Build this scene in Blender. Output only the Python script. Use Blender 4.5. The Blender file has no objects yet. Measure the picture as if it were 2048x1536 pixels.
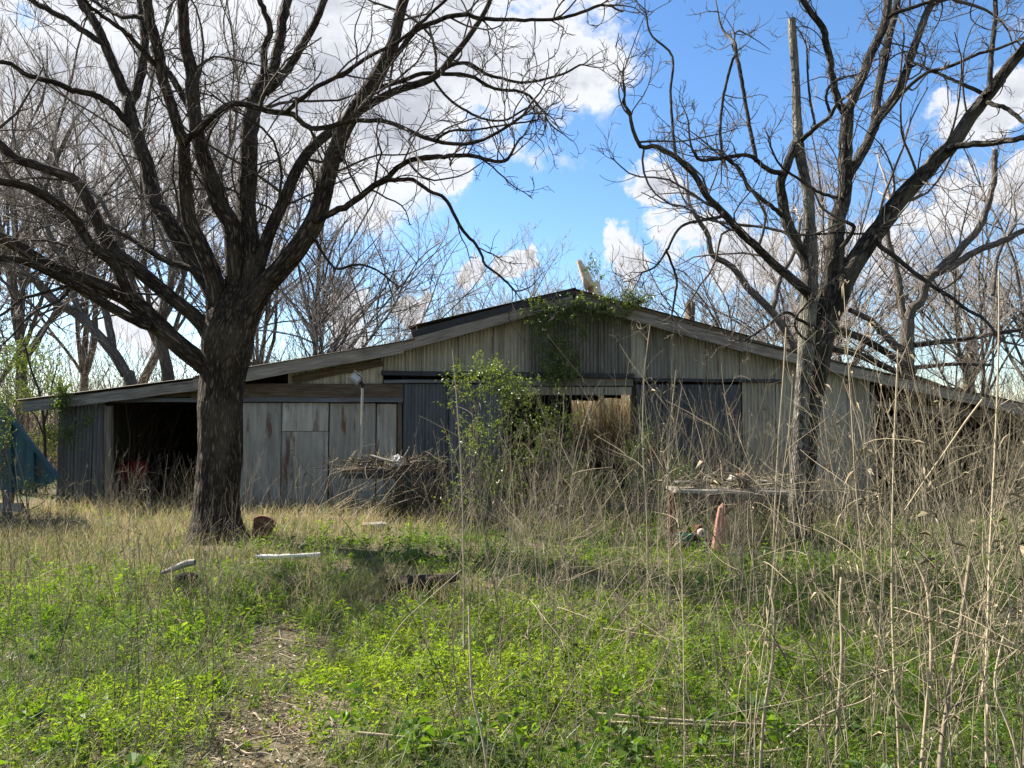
import bpy, math
import numpy as np
from mathutils import Vector, Matrix

# ------------------------------------------------------------------ camera, sky, sun, exposure
scene = bpy.context.scene
COL = scene.collection
rng = np.random.RandomState(7)

FPX = 1548.0          # focal length in photo pixels (photo is 2048 x 1536)
HOR = 860.0           # row of the horizon
EYE = 1.6
TILT = math.atan((HOR - 768.0) / FPX)
cam_d = bpy.data.cameras.new('camera')
cam_d.sensor_width = 36.0
cam_d.lens = 36.0 * FPX / 2048.0
cam_d.clip_start = 0.05
cam_d.clip_end = 2000.0
cam = bpy.data.objects.new('camera', cam_d)
COL.objects.link(cam)
cam.location = (0, 0, EYE)
cam.rotation_euler = (math.pi / 2 + TILT, 0, 0)
scene.camera = cam


def pdir(px, py):
    dx, dy = (px - 1024.0) / FPX, (768.0 - py) / FPX
    c, s = math.cos(TILT), math.sin(TILT)
    return np.array([dx, c - s * dy, s + c * dy])


def P(px, py, Y):
    d = pdir(px, py)
    return np.array([0, 0, EYE]) + d * (Y / d[1])


SUN = Vector((-0.72, 0.38, 0.66)).normalized()
EXPOSURE = 1.68
SKY_STRENGTH = 0.08
world = bpy.data.worlds.new('World')
scene.world = world
world.use_nodes = True
wt = world.node_tree
for n_ in list(wt.nodes):
    wt.nodes.remove(n_)


def wn(kind, **kw):
    n = wt.nodes.new(kind)
    for k, v in kw.items():
        setattr(n, k, v)
    return n


def build_world():
    L = wt.links
    out = wn('ShaderNodeOutputWorld')
    bg = wn('ShaderNodeBackground')
    bg.inputs['Strength'].default_value = SKY_STRENGTH
    L.new(bg.outputs[0], out.inputs[0])
    sky = wn('ShaderNodeTexSky')
    sky.sky_type = 'NISHITA'
    sky.sun_disc = False
    sky.sun_elevation = math.asin(SUN.z)
    sky.sun_rotation = math.atan2(SUN.x, SUN.y)
    sky.air_density = 1.0
    sky.dust_density = 0.25
    sky.ozone_density = 2.2
    hsv = wn('ShaderNodeHueSaturation')
    hsv.inputs['Hue'].default_value = 0.503
    hsv.inputs['Saturation'].default_value = 1.2
    hsv.inputs['Value'].default_value = 0.92
    L.new(sky.outputs[0], hsv.inputs['Color'])
    tc = wn('ShaderNodeTexCoord')
    d = tc.outputs['Generated']
    # cloud positions: (column, row, radius) for the part of the sky in view, then more all round
    blobs = []
    for px, py, r in [(250, 90, 520), (700, 60, 420), (1010, 110, 235), (60, 300, 210), (420, 270, 190),
                      (860, 190, 150), (1120, 140, 110), (905, 335, 62), (1315, 372, 66), (1250, 510, 58),
                      (1390, 470, 78), (1500, 520, 90), (945, 530, 45), (1030, 525, 45), (1960, 215, 95),
                      (2040, 160, 100), (1890, 420, 80), (2040, 400, 85), (1780, 520, 90), (90, 470, 70),
                      (700, 640, 80), (840, 620, 50), (260, 640, 90), (1640, 470, 60)]:
        v = pdir(px, py)
        v = v / np.linalg.norm(v)
        blobs.append((v, r / FPX * (v[1])))
    r2 = np.random.RandomState(5)
    for k in range(22):
        az = r2.uniform(0.75, 2 * math.pi - 0.75)
        el = r2.uniform(0.05, 1.2)
        v = np.array([math.sin(az) * math.cos(el), math.cos(az) * math.cos(el), math.sin(el)])
        blobs.append((v, r2.uniform(0.08, 0.32)))
    # ragged outlines: the direction is pushed about by noise before the distances are taken
    wz = wn('ShaderNodeTexNoise')
    wz.inputs['Scale'].default_value = 11.0
    wz.inputs['Detail'].default_value = 6
    wz.inputs['Roughness'].default_value = 0.6
    L.new(d, wz.inputs['Vector'])
    ws = wn('ShaderNodeVectorMath', operation='MULTIPLY_ADD')
    L.new(wz.outputs['Color'], ws.inputs[0])
    ws.inputs[1].default_value = (0.17, 0.17, 0.15)
    ws.inputs[2].default_value = (-0.085, -0.085, -0.075)
    wd_ = wn('ShaderNodeVectorMath', operation='ADD')
    L.new(d, wd_.inputs[0])
    L.new(ws.outputs[0], wd_.inputs[1])
    dw = wd_.outputs[0]
    acc = None
    for v, r in blobs:
        dist = wn('ShaderNodeVectorMath', operation='DISTANCE')
        L.new(dw, dist.inputs[0])
        dist.inputs[1].default_value = tuple(v)
        mr = wn('ShaderNodeMapRange', interpolation_type='SMOOTHSTEP')
        mr.inputs['From Min'].default_value = r * 1.45
        mr.inputs['From Max'].default_value = r * 0.25
        L.new(dist.outputs['Value'], mr.inputs['Value'])
        if acc is None:
            acc = mr.outputs[0]
        else:
            m = wn('ShaderNodeMath', operation='MAXIMUM')
            L.new(acc, m.inputs[0])
            L.new(mr.outputs[0], m.inputs[1])
            acc = m.outputs[0]
    mp = wn('ShaderNodeMapping')
    mp.inputs['Scale'].default_value = (1, 1, 1.35)
    L.new(d, mp.inputs['Vector'])
    nz = wn('ShaderNodeTexNoise')
    nz.inputs['Scale'].default_value = 6.0
    nz.inputs['Detail'].default_value = 9
    nz.inputs['Roughness'].default_value = 0.66
    L.new(mp.outputs[0], nz.inputs['Vector'])
    a = wn('ShaderNodeMath', operation='MULTIPLY_ADD')   # noise*1.5 + (-0.75)
    L.new(nz.outputs['Fac'], a.inputs[0])
    a.inputs[1].default_value = 3.6
    a.inputs[2].default_value = -1.8
    b = wn('ShaderNodeMath', operation='ADD')
    L.new(acc, b.inputs[0])
    g = wn('ShaderNodeMath', operation='MULTIPLY_ADD')   # the noise only breaks up the clouds, it makes none of its own
    L.new(acc, g.inputs[0])
    g.inputs[1].default_value = 0.85
    g.inputs[2].default_value = 0.15
    gm = wn('ShaderNodeMath', operation='MULTIPLY')
    L.new(a.outputs[0], gm.inputs[0])
    L.new(g.outputs[0], gm.inputs[1])
    L.new(gm.outputs[0], b.inputs[1])
    mask = wn('ShaderNodeMapRange', interpolation_type='SMOOTHSTEP')
    mask.inputs['From Min'].default_value = 0.27
    mask.inputs['From Max'].default_value = 0.66
    L.new(b.outputs[0], mask.inputs['Value'])
    # thickness makes the middle greyer
    nz2 = wn('ShaderNodeTexNoise')
    nz2.inputs['Scale'].default_value = 4.2
    nz2.inputs['Detail'].default_value = 6
    mp2 = wn('ShaderNodeMapping')
    mp2.inputs['Location'].default_value = (3.1, 0.4, 1.7)
    L.new(d, mp2.inputs['Vector'])
    L.new(mp2.outputs[0], nz2.inputs['Vector'])
    sh = wn('ShaderNodeMath', operation='MULTIPLY_ADD')
    L.new(nz2.outputs['Fac'], sh.inputs[0])
    sh.inputs[1].default_value = 1.3
    L.new(b.outputs[0], sh.inputs[2])
    shr = wn('ShaderNodeMapRange', interpolation_type='SMOOTHSTEP')
    shr.inputs['From Min'].default_value = 1.2
    shr.inputs['From Max'].default_value = 2.1
    L.new(sh.outputs[0], shr.inputs['Value'])
    ccol = wn('ShaderNodeMix', data_type='RGBA')
    K = 0.325 / SKY_STRENGTH
    ccol.inputs['A'].default_value = (0.93 * K, 0.95 * K, 1.0 * K, 1)
    ccol.inputs['B'].default_value = (0.56 * K, 0.59 * K, 0.67 * K, 1)
    L.new(shr.outputs[0], ccol.inputs['Factor'])
    mix = wn('ShaderNodeMix', data_type='RGBA')
    L.new(mask.outputs[0], mix.inputs['Factor'])
    L.new(hsv.outputs[0], mix.inputs['A'])
    L.new(ccol.outputs['Result'], mix.inputs['B'])
    L.new(mix.outputs['Result'], bg.inputs['Color'])


build_world()

sun_d = bpy.data.lights.new('sun', 'SUN')
sun_d.energy = 5.0
sun_d.angle = math.radians(0.53)
sun_d.color = (1.0, 0.94, 0.84)
sun = bpy.data.objects.new('sun', sun_d)
COL.objects.link(sun)
sun.rotation_euler = SUN.to_track_quat('Z', 'Y').to_euler()
sun.location = (-20, 10, 25)

vs = scene.view_settings
vs.view_transform = 'Standard'
vs.look = 'None'
vs.gamma = 1.0
vs.use_curve_mapping = False
vs.exposure = EXPOSURE
scene.cycles.max_bounces = 8
scene.cycles.transparent_max_bounces = 8
scene.cycles.transmission_bounces = 6
scene.cycles.diffuse_bounces = 4
scene.cycles.glossy_bounces = 2
scene.cycles.caustics_reflective = False
scene.cycles.caustics_refractive = False

# ------------------------------------------------------------------ helpers
def unit(v):
    return v / np.maximum(np.linalg.norm(v, axis=-1, keepdims=True), 1e-9)


class MB:
    """collects vertices, faces and the attributes bc (metres: across, across, along) and tint"""

    def __init__(s):
        s.V, s.Q, s.T, s.B, s.C, s.n = [], [], [], [], [], 0

    def add(s, V, quads=None, tris=None, bc=None, tint=None):
        V = np.asarray(V, dtype=np.float64).reshape(-1, 3)
        m = len(V)
        s.V.append(V)
        s.B.append(V if bc is None else np.asarray(bc).reshape(-1, 3))
        if tint is None:
            tint = np.full(m, 0.5)
        elif np.isscalar(tint):
            tint = np.full(m, tint)
        s.C.append(np.asarray(tint).reshape(-1))
        if quads is not None and len(quads):
            s.Q.append(np.asarray(quads).reshape(-1, 4) + s.n)
        if tris is not None and len(tris):
            s.T.append(np.asarray(tris).reshape(-1, 3) + s.n)
        s.n += m
        return s

    def mesh(s, name, mats, smooth=False):
        me = bpy.data.meshes.new(name)
        V = np.concatenate(s.V).astype(np.float32)
        Q = np.concatenate(s.Q) if s.Q else np.zeros((0, 4), int)
        T = np.concatenate(s.T) if s.T else np.zeros((0, 3), int)
        nl = Q.size + T.size
        npoly = len(Q) + len(T)
        me.vertices.add(len(V))
        me.vertices.foreach_set('co', V.ravel())
        me.loops.add(nl)
        me.loops.foreach_set('vertex_index', np.concatenate([Q.ravel(), T.ravel()]).astype(np.int32))
        me.polygons.add(npoly)
        st = np.concatenate([np.arange(len(Q)) * 4, Q.size + np.arange(len(T)) * 3]).astype(np.int32)
        me.polygons.foreach_set('loop_start', st)
        me.polygons.foreach_set('use_smooth', np.full(npoly, bool(smooth)))
        me.update(calc_edges=True)
        a = me.attributes.new('bc', 'FLOAT_VECTOR', 'POINT')
        a.data.foreach_set('vector', np.concatenate(s.B).astype(np.float32).ravel())
        a = me.attributes.new('tint', 'FLOAT', 'POINT')
        a.data.foreach_set('value', np.concatenate(s.C).astype(np.float32).ravel())
        for m in (mats if isinstance(mats, (list, tuple)) else [mats]):
            me.materials.append(m)
        return me

    def obj(s, name, mat, parent=None, smooth=False):
        o = bpy.data.objects.new(name, s.mesh(name, mat, smooth))
        COL.objects.link(o)
        if parent is not None:
            o.parent = parent
            # geometry is written in world metres: cancel the parents' offsets
            off = Vector((0, 0, 0))
            p = parent
            while p is not None:
                off += p.location
                p = p.parent
            o.location = -off
        return o


def tag(o, label=None, cat=None, group=None, kind=None):
    if label:
        o['label'] = label
    if cat:
        o['category'] = cat
    if group:
        o['group'] = group
    if kind:
        o['kind'] = kind
    return o


def thing(name, loc, label, cat, group=None):
    o = bpy.data.objects.new(name, None)
    o.empty_display_size = 0.2
    COL.objects.link(o)
    o.location = tuple(float(v) for v in loc)
    return tag(o, label, cat, group)


def catmull(pts, n):
    pts = np.asarray(pts, float)
    k = len(pts)
    ext = np.vstack([2 * pts[0] - pts[1], pts, 2 * pts[-1] - pts[-2]])
    seg = np.linalg.norm(np.diff(pts[:, :3], axis=0), axis=1)
    cum = np.concatenate([[0], np.cumsum(seg)])
    t = np.linspace(0, cum[-1], n)
    i = np.clip(np.searchsorted(cum, t, side='right') - 1, 0, k - 2)
    u = ((t - cum[i]) / np.maximum(seg[i], 1e-9))[:, None]
    p0, p1, p2, p3 = ext[i], ext[i + 1], ext[i + 2], ext[i + 3]
    return 0.5 * (2 * p1 + (p2 - p0) * u + (2 * p0 - 5 * p1 + 4 * p2 - p3) * u ** 2 + (3 * p1 - p0 - 3 * p2 + p3) * u ** 3)


def tube_batch(mb, pts, rad, sides=6, tint=None, rough=0.0, seed=0, cap=False, ridge=0.0):
    """pts (m,n,3), rad (m,n): one tube per row"""
    pts = np.asarray(pts, float)
    rad = np.asarray(rad, float)
    if pts.ndim == 2:
        pts, rad = pts[None], rad.reshape(1, -1)
    m, n, _ = pts.shape
    tg = unit(np.gradient(pts, axis=1))
    mean = unit(pts[:, -1] - pts[:, 0] + 1e-6)
    arb = np.where(np.abs(mean[:, 2:3]) > 0.8, np.array([[1.0, 0.13, 0]]), np.array([[0.1, 0.05, 1.0]]))
    ref = unit(np.cross(mean, arb))[:, None, :]
    u = unit(ref - (ref * tg).sum(-1, keepdims=True) * tg)
    v = np.cross(tg, u)
    ang = np.arange(sides) * 2 * math.pi / sides
    ca, sa = np.cos(ang), np.sin(ang)
    R = rad[:, :, None] * np.ones(sides)
    if rough > 0:
        rr = np.random.RandomState(seed)
        ln = np.cumsum(np.linalg.norm(np.diff(pts, axis=1, prepend=pts[:, :1]), axis=-1), axis=1)[:, :, None]
        w = np.zeros_like(R)
        for q in range(1, 6):
            ph = rr.uniform(0, 6.28, (m, 1, 1))
            w = w + np.sin(ang * q + ph + ln * rr.uniform(1.5, 6)) / (0.7 + q * 0.5)
        R = R * (1 + rough * w * 0.4)
    if ridge > 0:
        ln = np.cumsum(np.linalg.norm(np.diff(pts, axis=1, prepend=pts[:, :1]), axis=-1), axis=1)[:, :, None]
        q1 = np.abs(np.sin(11 * ang + 1.6 * np.sin(2.3 * ln + 2 * ang) + 0.9 * np.sin(7.1 * ln)))
        q2 = np.abs(np.sin(17 * ang - 1.3 * np.sin(3.1 * ln + 1.0) + 1.1 * np.sin(9.7 * ln + 3 * ang)))
        brk = 0.55 + 0.45 * np.sin(14 * ln + 5 * ang + 2 * np.sin(4 * ang))
        R = R * (1 + ridge * (np.sqrt(q1) * 0.7 + q2 * 0.5 - 0.8) * brk)
    if cap:
        R[:, -1, :] *= 0.05
    V = pts[:, :, None, :] + R[..., None] * (ca[None, None, :, None] * u[:, :, None, :] + sa[None, None, :, None] * v[:, :, None, :])
    ln = np.cumsum(np.linalg.norm(np.diff(pts, axis=1, prepend=pts[:, :1]), axis=-1), axis=1)
    ph = (np.arange(m) * 1.37)[:, None, None]
    bc = np.stack([R * ca + ph, R * sa + 0 * ph, np.broadcast_to(ln[:, :, None], R.shape) + ph * 3], -1)
    idx = np.arange(m * n * sides).reshape(m, n, sides)
    a = idx[:, :-1, :]
    b = idx[:, 1:, :]
    q = np.stack([a, np.roll(a, -1, 2), np.roll(b, -1, 2), b], -1).reshape(-1, 4)
    if tint is None:
        tint = np.full(m, 0.5)
    tint = np.broadcast_to(np.asarray(tint, float).reshape(-1, 1, 1), (m, n, sides))
    mb.add(V, quads=q, bc=bc, tint=tint)
    return mb


def box(mb, c, size, rot=None, tint=0.5):
    """box with centre c, size, optional 3x3 rotation (columns = axes)"""
    s = np.asarray(size, float) / 2
    corners = np.array([[x, y, z] for x in (-1, 1) for y in (-1, 1) for z in (-1, 1)]) * s
    bc = corners.copy()
    if rot is not None:
        corners = corners @ np.asarray(rot).T
    q = [[0, 1, 3, 2], [4, 6, 7, 5], [0, 4, 5, 1], [2, 3, 7, 6], [0, 2, 6, 4], [1, 5, 7, 3]]
    mb.add(corners + np.asarray(c), quads=q, bc=bc, tint=tint)
    return mb


def beam(mb, p0, p1, depth, height, up=(0, 0, 1), n=8, warp=0.004, tint=0.5, seed=0):
    """sawn board from p0 to p1 (centre line): depth across (y-like), height along up; slightly warped and worn"""
    p0, p1 = np.asarray(p0, float), np.asarray(p1, float)
    rr = np.random.RandomState(seed + int(abs(p0[0] * 37 + p1[0] * 11 + p1[2] * 5)) % 9999)
    d = unit(p1 - p0)
    Ln = np.linalg.norm(p1 - p0)
    side = unit(np.cross(d, np.asarray(up, float)))
    upv = np.cross(side, d)
    prof = np.array([[-.5, -.46], [-.46, -.5], [.46, -.5], [.5, -.46], [.5, .46], [.46, .5], [-.46, .5], [-.5, .46]])
    k = len(prof)
    t = np.linspace(0, 1, n)
    V, B = [], []
    for i in range(n):
        j = rr.normal(0, warp, 2)
        pr = prof + rr.normal(0, 0.012, prof.shape)
        V.append(p0 + (p1 - p0) * t[i] + side * (pr[:, :1] * depth + j[0]) + upv * (pr[:, 1:] * height + j[1]))
        B.append(np.column_stack([pr[:, 0] * depth + seed * 0.7, pr[:, 1] * height, np.full(k, t[i] * Ln + seed)]))
    V = np.concatenate(V)
    B = np.concatenate(B)
    idx = np.arange(n * k).reshape(n, k)
    a, b = idx[:-1], idx[1:]
    q = np.stack([a, np.roll(a, -1, 1), np.roll(b, -1, 1), b], -1).reshape(-1, 4)
    q2 = [[0, 1, 2, 3], [0, 3, 4, 7], [4, 5, 6, 7]]
    q3 = [[x + (n - 1) * k for x in reversed(f)] for f in q2]
    mb.add(V, quads=np.concatenate([q, q2, q3]), bc=B, tint=tint)
    return mb


def lathe(mb, base, prof, sides=20, axis=(0, 0, 1), tint=0.5):
    """prof: list of (radius, height); axis any direction"""
    ax = unit(np.asarray(axis, float))
    ref = np.array([1, 0, 0]) if abs(ax[0]) < 0.9 else np.array([0, 1.0, 0])
    u = unit(np.cross(ax, ref))
    v = np.cross(ax, u)
    prof = np.asarray(prof, float)
    ang = np.arange(sides) * 2 * math.pi / sides
    V = (np.asarray(base)[None, None] + prof[:, 1][:, None, None] * ax
         + prof[:, 0][:, None, None] * (np.cos(ang)[None, :, None] * u + np.sin(ang)[None, :, None] * v))
    n = len(prof)
    idx = np.arange(n * sides).reshape(n, sides)
    a, b = idx[:-1], idx[1:]
    q = np.stack([a, np.roll(a, -1, 1), np.roll(b, -1, 1), b], -1).reshape(-1, 4)
    bc = np.stack([prof[:, 0][:, None] * np.cos(ang), prof[:, 0][:, None] * np.sin(ang), np.broadcast_to(prof[:, 1][:, None], (n, sides))], -1)
    mb.add(V, quads=q, bc=bc, tint=tint)
    return mb


def noise2(x, y, seed, scale=1.0, octs=4):
    r = np.random.RandomState(seed)
    o = np.zeros_like(np.asarray(x, float))
    amp = 1.0
    for k in range(octs):
        for j in range(3):
            a = r.uniform(0, 6.28)
            f = scale * (1.9 ** k) * r.uniform(0.7, 1.3)
            o = o + amp * np.sin(f * (x * math.cos(a) + y * math.sin(a)) + r.uniform(0, 6.28))
        amp *= 0.6
    return o / 4.5


def gz(x, y):
    """height of the ground"""
    x = np.asarray(x, float)
    y = np.asarray(y, float)
    return 0.035 * noise2(x, y, 3, 0.55, 4) + 0.02 * noise2(x, y, 4, 3.0, 2)


# ------------------------------------------------------------------ materials
def mat_new(name):
    m = bpy.data.materials.new(name)
    m.use_nodes = True
    nt = m.node_tree
    for n in list(nt.nodes):
        nt.nodes.remove(n)
    return m, nt


def N(nt, kind, ins=None, **kw):
    n = nt.nodes.new(kind)
    for k, v in kw.items():
        setattr(n, k, v)
    for k, v in (ins or {}).items():
        if hasattr(v, 'is_output') or isinstance(v, bpy.types.NodeSocket):
            nt.links.new(v, n.inputs[k])
        else:
            n.inputs[k].default_value = v
    return n


def c4(c):
    return (c[0], c[1], c[2], 1.0)


def ramp(nt, fac, stops):
    r = N(nt, 'ShaderNodeValToRGB', {'Fac': fac})
    el = r.color_ramp.elements
    while len(el) < len(stops):
        el.new(0.5)
    for e, (p, c) in zip(el, stops):
        e.position = p
        e.color = c4(c) if not np.isscalar(c) else (c, c, c, 1)
    return r.outputs['Color']


def attr(nt, name):
    return N(nt, 'ShaderNodeAttribute', attribute_name=name)


def bc_noise(nt, scale_vec, scale=1.0, detail=5, rough=0.6, dist=0.0, coord=None):
    a = attr(nt, 'bc').outputs['Vector'] if coord is None else coord
    mp = N(nt, 'ShaderNodeMapping', {'Vector': a, 'Scale': scale_vec})
    return N(nt, 'ShaderNodeTexNoise', {'Vector': mp.outputs[0], 'Scale': scale, 'Detail': detail, 'Roughness': rough, 'Distortion': dist}).outputs['Fac']


def mix_col(nt, f, a, b, blend='MIX'):
    n = N(nt, 'ShaderNodeMix', data_type='RGBA', blend_type=blend)
    for key, val in (('Factor', f), ('A', a), ('B', b)):
        if isinstance(val, bpy.types.NodeSocket):
            nt.links.new(val, n.inputs[key])
        elif key == 'Factor':
            n.inputs[key].default_value = val
        else:
            n.inputs[key].default_value = c4(val)
    return n.outputs['Result']


def finish(nt, col, rough=0.85, bump=None, bstr=0.5, bdist=0.02, metal=0.0, spec=0.3):
    p = N(nt, 'ShaderNodeBsdfPrincipled', {'Roughness': rough, 'Metallic': metal, 'Specular IOR Level': spec})
    if isinstance(col, bpy.types.NodeSocket):
        nt.links.new(col, p.inputs['Base Color'])
    else:
        p.inputs['Base Color'].default_value = c4(col)
    if bump is not None:
        bm = N(nt, 'ShaderNodeBump', {'Height': bump, 'Strength': bstr, 'Distance': bdist})
        nt.links.new(bm.outputs[0], p.inputs['Normal'])
    o = N(nt, 'ShaderNodeOutputMaterial')
    nt.links.new(p.outputs[0], o.inputs[0])


def mat_bark(name, dark, mid, light, lichen=0.0, scale=1.0):
    m, nt = mat_new(name)
    a = attr(nt, 'bc').outputs['Vector']
    mp = N(nt, 'ShaderNodeMapping', {'Vector': a, 'Scale': (20 * scale, 20 * scale, 4.4 * scale)})
    wob = N(nt, 'ShaderNodeTexNoise', {'Vector': mp.outputs[0], 'Scale': 0.9, 'Detail': 3})
    add = N(nt, 'ShaderNodeMix', data_type='VECTOR', blend_type='MIX') if False else None
    vm = N(nt, 'ShaderNodeVectorMath', {0: wob.outputs['Color'], 1: (2.2, 2.2, 2.2)}, operation='MULTIPLY')
    va = N(nt, 'ShaderNodeVectorMath', {0: mp.outputs[0], 1: vm.outputs[0]}, operation='ADD')
    vo = N(nt, 'ShaderNodeTexVoronoi', {'Vector': va.outputs[0], 'Scale': 1.0}, feature='DISTANCE_TO_EDGE')
    ridge = N(nt, 'ShaderNodeMapRange', {'Value': vo.outputs['Distance'], 'From Min': 0.0, 'From Max': 0.5}, interpolation_type='SMOOTHSTEP').outputs[0]
    fine = bc_noise(nt, (55, 55, 10), 1.0, 6, 0.7)
    h = N(nt, 'ShaderNodeMath', {0: fine, 1: 0.8, 2: ridge}, operation='MULTIPLY_ADD').outputs[0]
    big = bc_noise(nt, (2.5, 2.5, 1.1), 1.0, 3)
    f = N(nt, 'ShaderNodeMath', {0: h, 1: 0.66}, operation='MULTIPLY').outputs[0]
    col = ramp(nt, f, [(0.22, dark), (0.5, mid), (0.85, light)])
    col = mix_col(nt, N(nt, 'ShaderNodeMapRange', {'Value': big, 'From Min': 0.45, 'From Max': 0.66, 'To Max': 0.25 + lichen}).outputs[0], col,
                  (light[0] * 1.25 + 0.02, light[1] * 1.25 + 0.025, light[2] * 1.2 + 0.02))
    finish(nt, col, 0.92, h, 1.0, 0.045, spec=0.15)
    return m


def mat_twig(name, a, b):
    m, nt = mat_new(name)
    t = attr(nt, 'tint').outputs['Fac']
    n = bc_noise(nt, (60, 60, 9), 1.0, 3)
    f = N(nt, 'ShaderNodeMath', {0: n, 1: 0.6, 2: t}, operation='MULTIPLY_ADD').outputs[0]
    col = ramp(nt, f, [(0.35, a), (1.15 if False else 1.0, b)])
    finish(nt, col, 0.8, n, 0.3, 0.004, spec=0.25)
    return m


def mat_wood(name, a, b, dark):
    m, nt = mat_new(name)
    g = bc_noise(nt, (60, 60, 2.2), 1.0, 5, 0.62, 0.4)
    k = bc_noise(nt, (4, 4, 1.3), 1.0, 4)
    t = attr(nt, 'tint').outputs['Fac']
    f = N(nt, 'ShaderNodeMath', {0: t, 1: 0.35, 2: g}, operation='MULTIPLY_ADD').outputs[0]
    f = N(nt, 'ShaderNodeMath', {0: f, 1: -0.15}, operation='ADD').outputs[0]
    col = ramp(nt, f, [(0.3, dark), (0.48, a), (0.72, b)])
    col = mix_col(nt, N(nt, 'ShaderNodeMapRange', {'Value': k, 'From Min': 0.52, 'From Max': 0.75, 'To Max': 0.6}).outputs[0], col, dark)
    finish(nt, col, 0.9, g, 0.6, 0.006, spec=0.2)
    return m


def mat_metal(name, base, dirt, rust=0.25, rough=0.6, metal=0.15):
    m, nt = mat_new(name)
    a = attr(nt, 'bc').outputs['Vector']
    streak = bc_noise(nt, (9, 9, 0.7), 1.0, 5, 0.6)
    blot = bc_noise(nt, (2.3, 2.3, 1.6), 1.0, 5, 0.62)
    t = attr(nt, 'tint').outputs['Fac']
    col = ramp(nt, streak, [(0.32, [c * 0.55 for c in base]), (0.55, base), (0.7, [min(1, c * 1.3) for c in base])])
    col = mix_col(nt, N(nt, 'ShaderNodeMapRange', {'Value': blot, 'From Min': 0.42, 'From Max': 0.72, 'To Max': 0.7}).outputs[0], col, dirt)
    tt = N(nt, 'ShaderNodeMapRange', {'Value': t, 'To Min': 0.62, 'To Max': 1.38}).outputs[0]
    col = mix_col(nt, 1.0, col, N(nt, 'ShaderNodeCombineColor', {'Red': tt, 'Green': tt, 'Blue': tt}).outputs[0], 'MULTIPLY')
    rs = bc_noise(nt, (7, 7, 0.9), 1.0, 4, 0.7)
    col = mix_col(nt, N(nt, 'ShaderNodeMapRange', {'Value': rs, 'From Min': 0.625 - rust * 0.16, 'From Max': 0.70 - rust * 0.12, 'To Max': 0.85}).outputs[0], col, (0.09, 0.035, 0.018))
    dent = bc_noise(nt, (1.6, 1.6, 0.9), 1.0, 3)
    finish(nt, col, rough, dent, 0.35, 0.05, metal=metal, spec=0.35)
    return m


def mat_leaf(name, a, b, c, trans=0.45, gloss=0.06, rough=0.45, through=(1.35, 1.25, 0.55)):
    """a -> b -> c over the tint attribute; light passes through"""
    m, nt = mat_new(name)
    t = attr(nt, 'tint').outputs['Fac']
    col = ramp(nt, t, [(0.0, a), (0.5, b), (1.0, c)])
    tcol = mix_col(nt, 1.0, col, through, 'MULTIPLY')
    d = N(nt, 'ShaderNodeBsdfDiffuse', {'Color': col})
    tr = N(nt, 'ShaderNodeBsdfTranslucent', {'Color': tcol})
    mx = N(nt, 'ShaderNodeMixShader', {0: trans, 1: d.outputs[0], 2: tr.outputs[0]})
    g = N(nt, 'ShaderNodeBsdfGlossy', {'Color': (1, 1, 1, 1), 'Roughness': rough})
    mx2 = N(nt, 'ShaderNodeMixShader', {0: gloss, 1: mx.outputs[0], 2: g.outputs[0]})
    o = N(nt, 'ShaderNodeOutputMaterial')
    nt.links.new(mx2.outputs[0], o.inputs[0])
    return m


def mat_plain(name, col, rough=0.6, metal=0.0, var=0.35, scale=9.0, bstr=0.2):
    m, nt = mat_new(name)
    n = bc_noise(nt, (scale, scale, scale), 1.0, 5, 0.65)
    cc = ramp(nt, n, [(0.3, [c * (1 - var) for c in col]), (0.7, [min(1, c * (1 + var * 0.6)) for c in col])])
    finish(nt, cc, rough, n, bstr, 0.01, metal=metal)
    return m


M = {}
M['bark_dark'] = mat_bark('bark_dark', (0.008, 0.006, 0.005), (0.070, 0.050, 0.034), (0.175, 0.135, 0.098))
M['bark_grey'] = mat_bark('bark_grey', (0.010, 0.008, 0.007), (0.066, 0.055, 0.043), (0.19, 0.168, 0.14), lichen=0.25, scale=1.1)
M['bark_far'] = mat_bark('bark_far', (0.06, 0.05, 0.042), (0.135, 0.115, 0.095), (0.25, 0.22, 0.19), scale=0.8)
M['twig_dark'] = mat_twig('twig_dark', (0.035, 0.026, 0.02), (0.10, 0.078, 0.06))
M['twig_grey'] = mat_twig('twig_grey', (0.05, 0.04, 0.033), (0.15, 0.125, 0.10))
M['twig_far_hazy'] = mat_twig('twig_far_hazy', (0.19, 0.16, 0.14), (0.40, 0.35, 0.305))  # far twigs lightened: flare and haze put into the colour
M['bark_pale_lit'] = mat_bark('bark_pale_lit', (0.03, 0.026, 0.022), (0.19, 0.17, 0.14), (0.36, 0.33, 0.275), lichen=0.3, scale=1.2)  # lichen bark, paled further to carry sunlight on the tree's left side
M['brush'] = mat_twig('brush', (0.13, 0.095, 0.06), (0.36, 0.28, 0.19))
M['stalk'] = mat_twig('stalk', (0.055, 0.045, 0.03), (0.35, 0.285, 0.185))
M['wood'] = mat_wood('weathered_wood', (0.19, 0.167, 0.138), (0.34, 0.305, 0.255), (0.06, 0.048, 0.036))
M['wood_brown'] = mat_wood('brown_wood', (0.095, 0.070, 0.047), (0.175, 0.135, 0.095), (0.03, 0.021, 0.015))
M['tin_tan'] = mat_metal('tan_tin', (0.40, 0.365, 0.285), (0.22, 0.197, 0.15), rust=0.12)
M['tin_grey'] = mat_metal('grey_tin', (0.315, 0.295, 0.248), (0.20, 0.183, 0.15), rust=0.45)
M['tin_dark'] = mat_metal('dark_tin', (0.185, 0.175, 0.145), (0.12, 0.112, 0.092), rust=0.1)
M['tin_blue'] = mat_metal('blue_grey_tin', (0.105, 0.112, 0.122), (0.07, 0.073, 0.076), rust=0.16)
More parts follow.
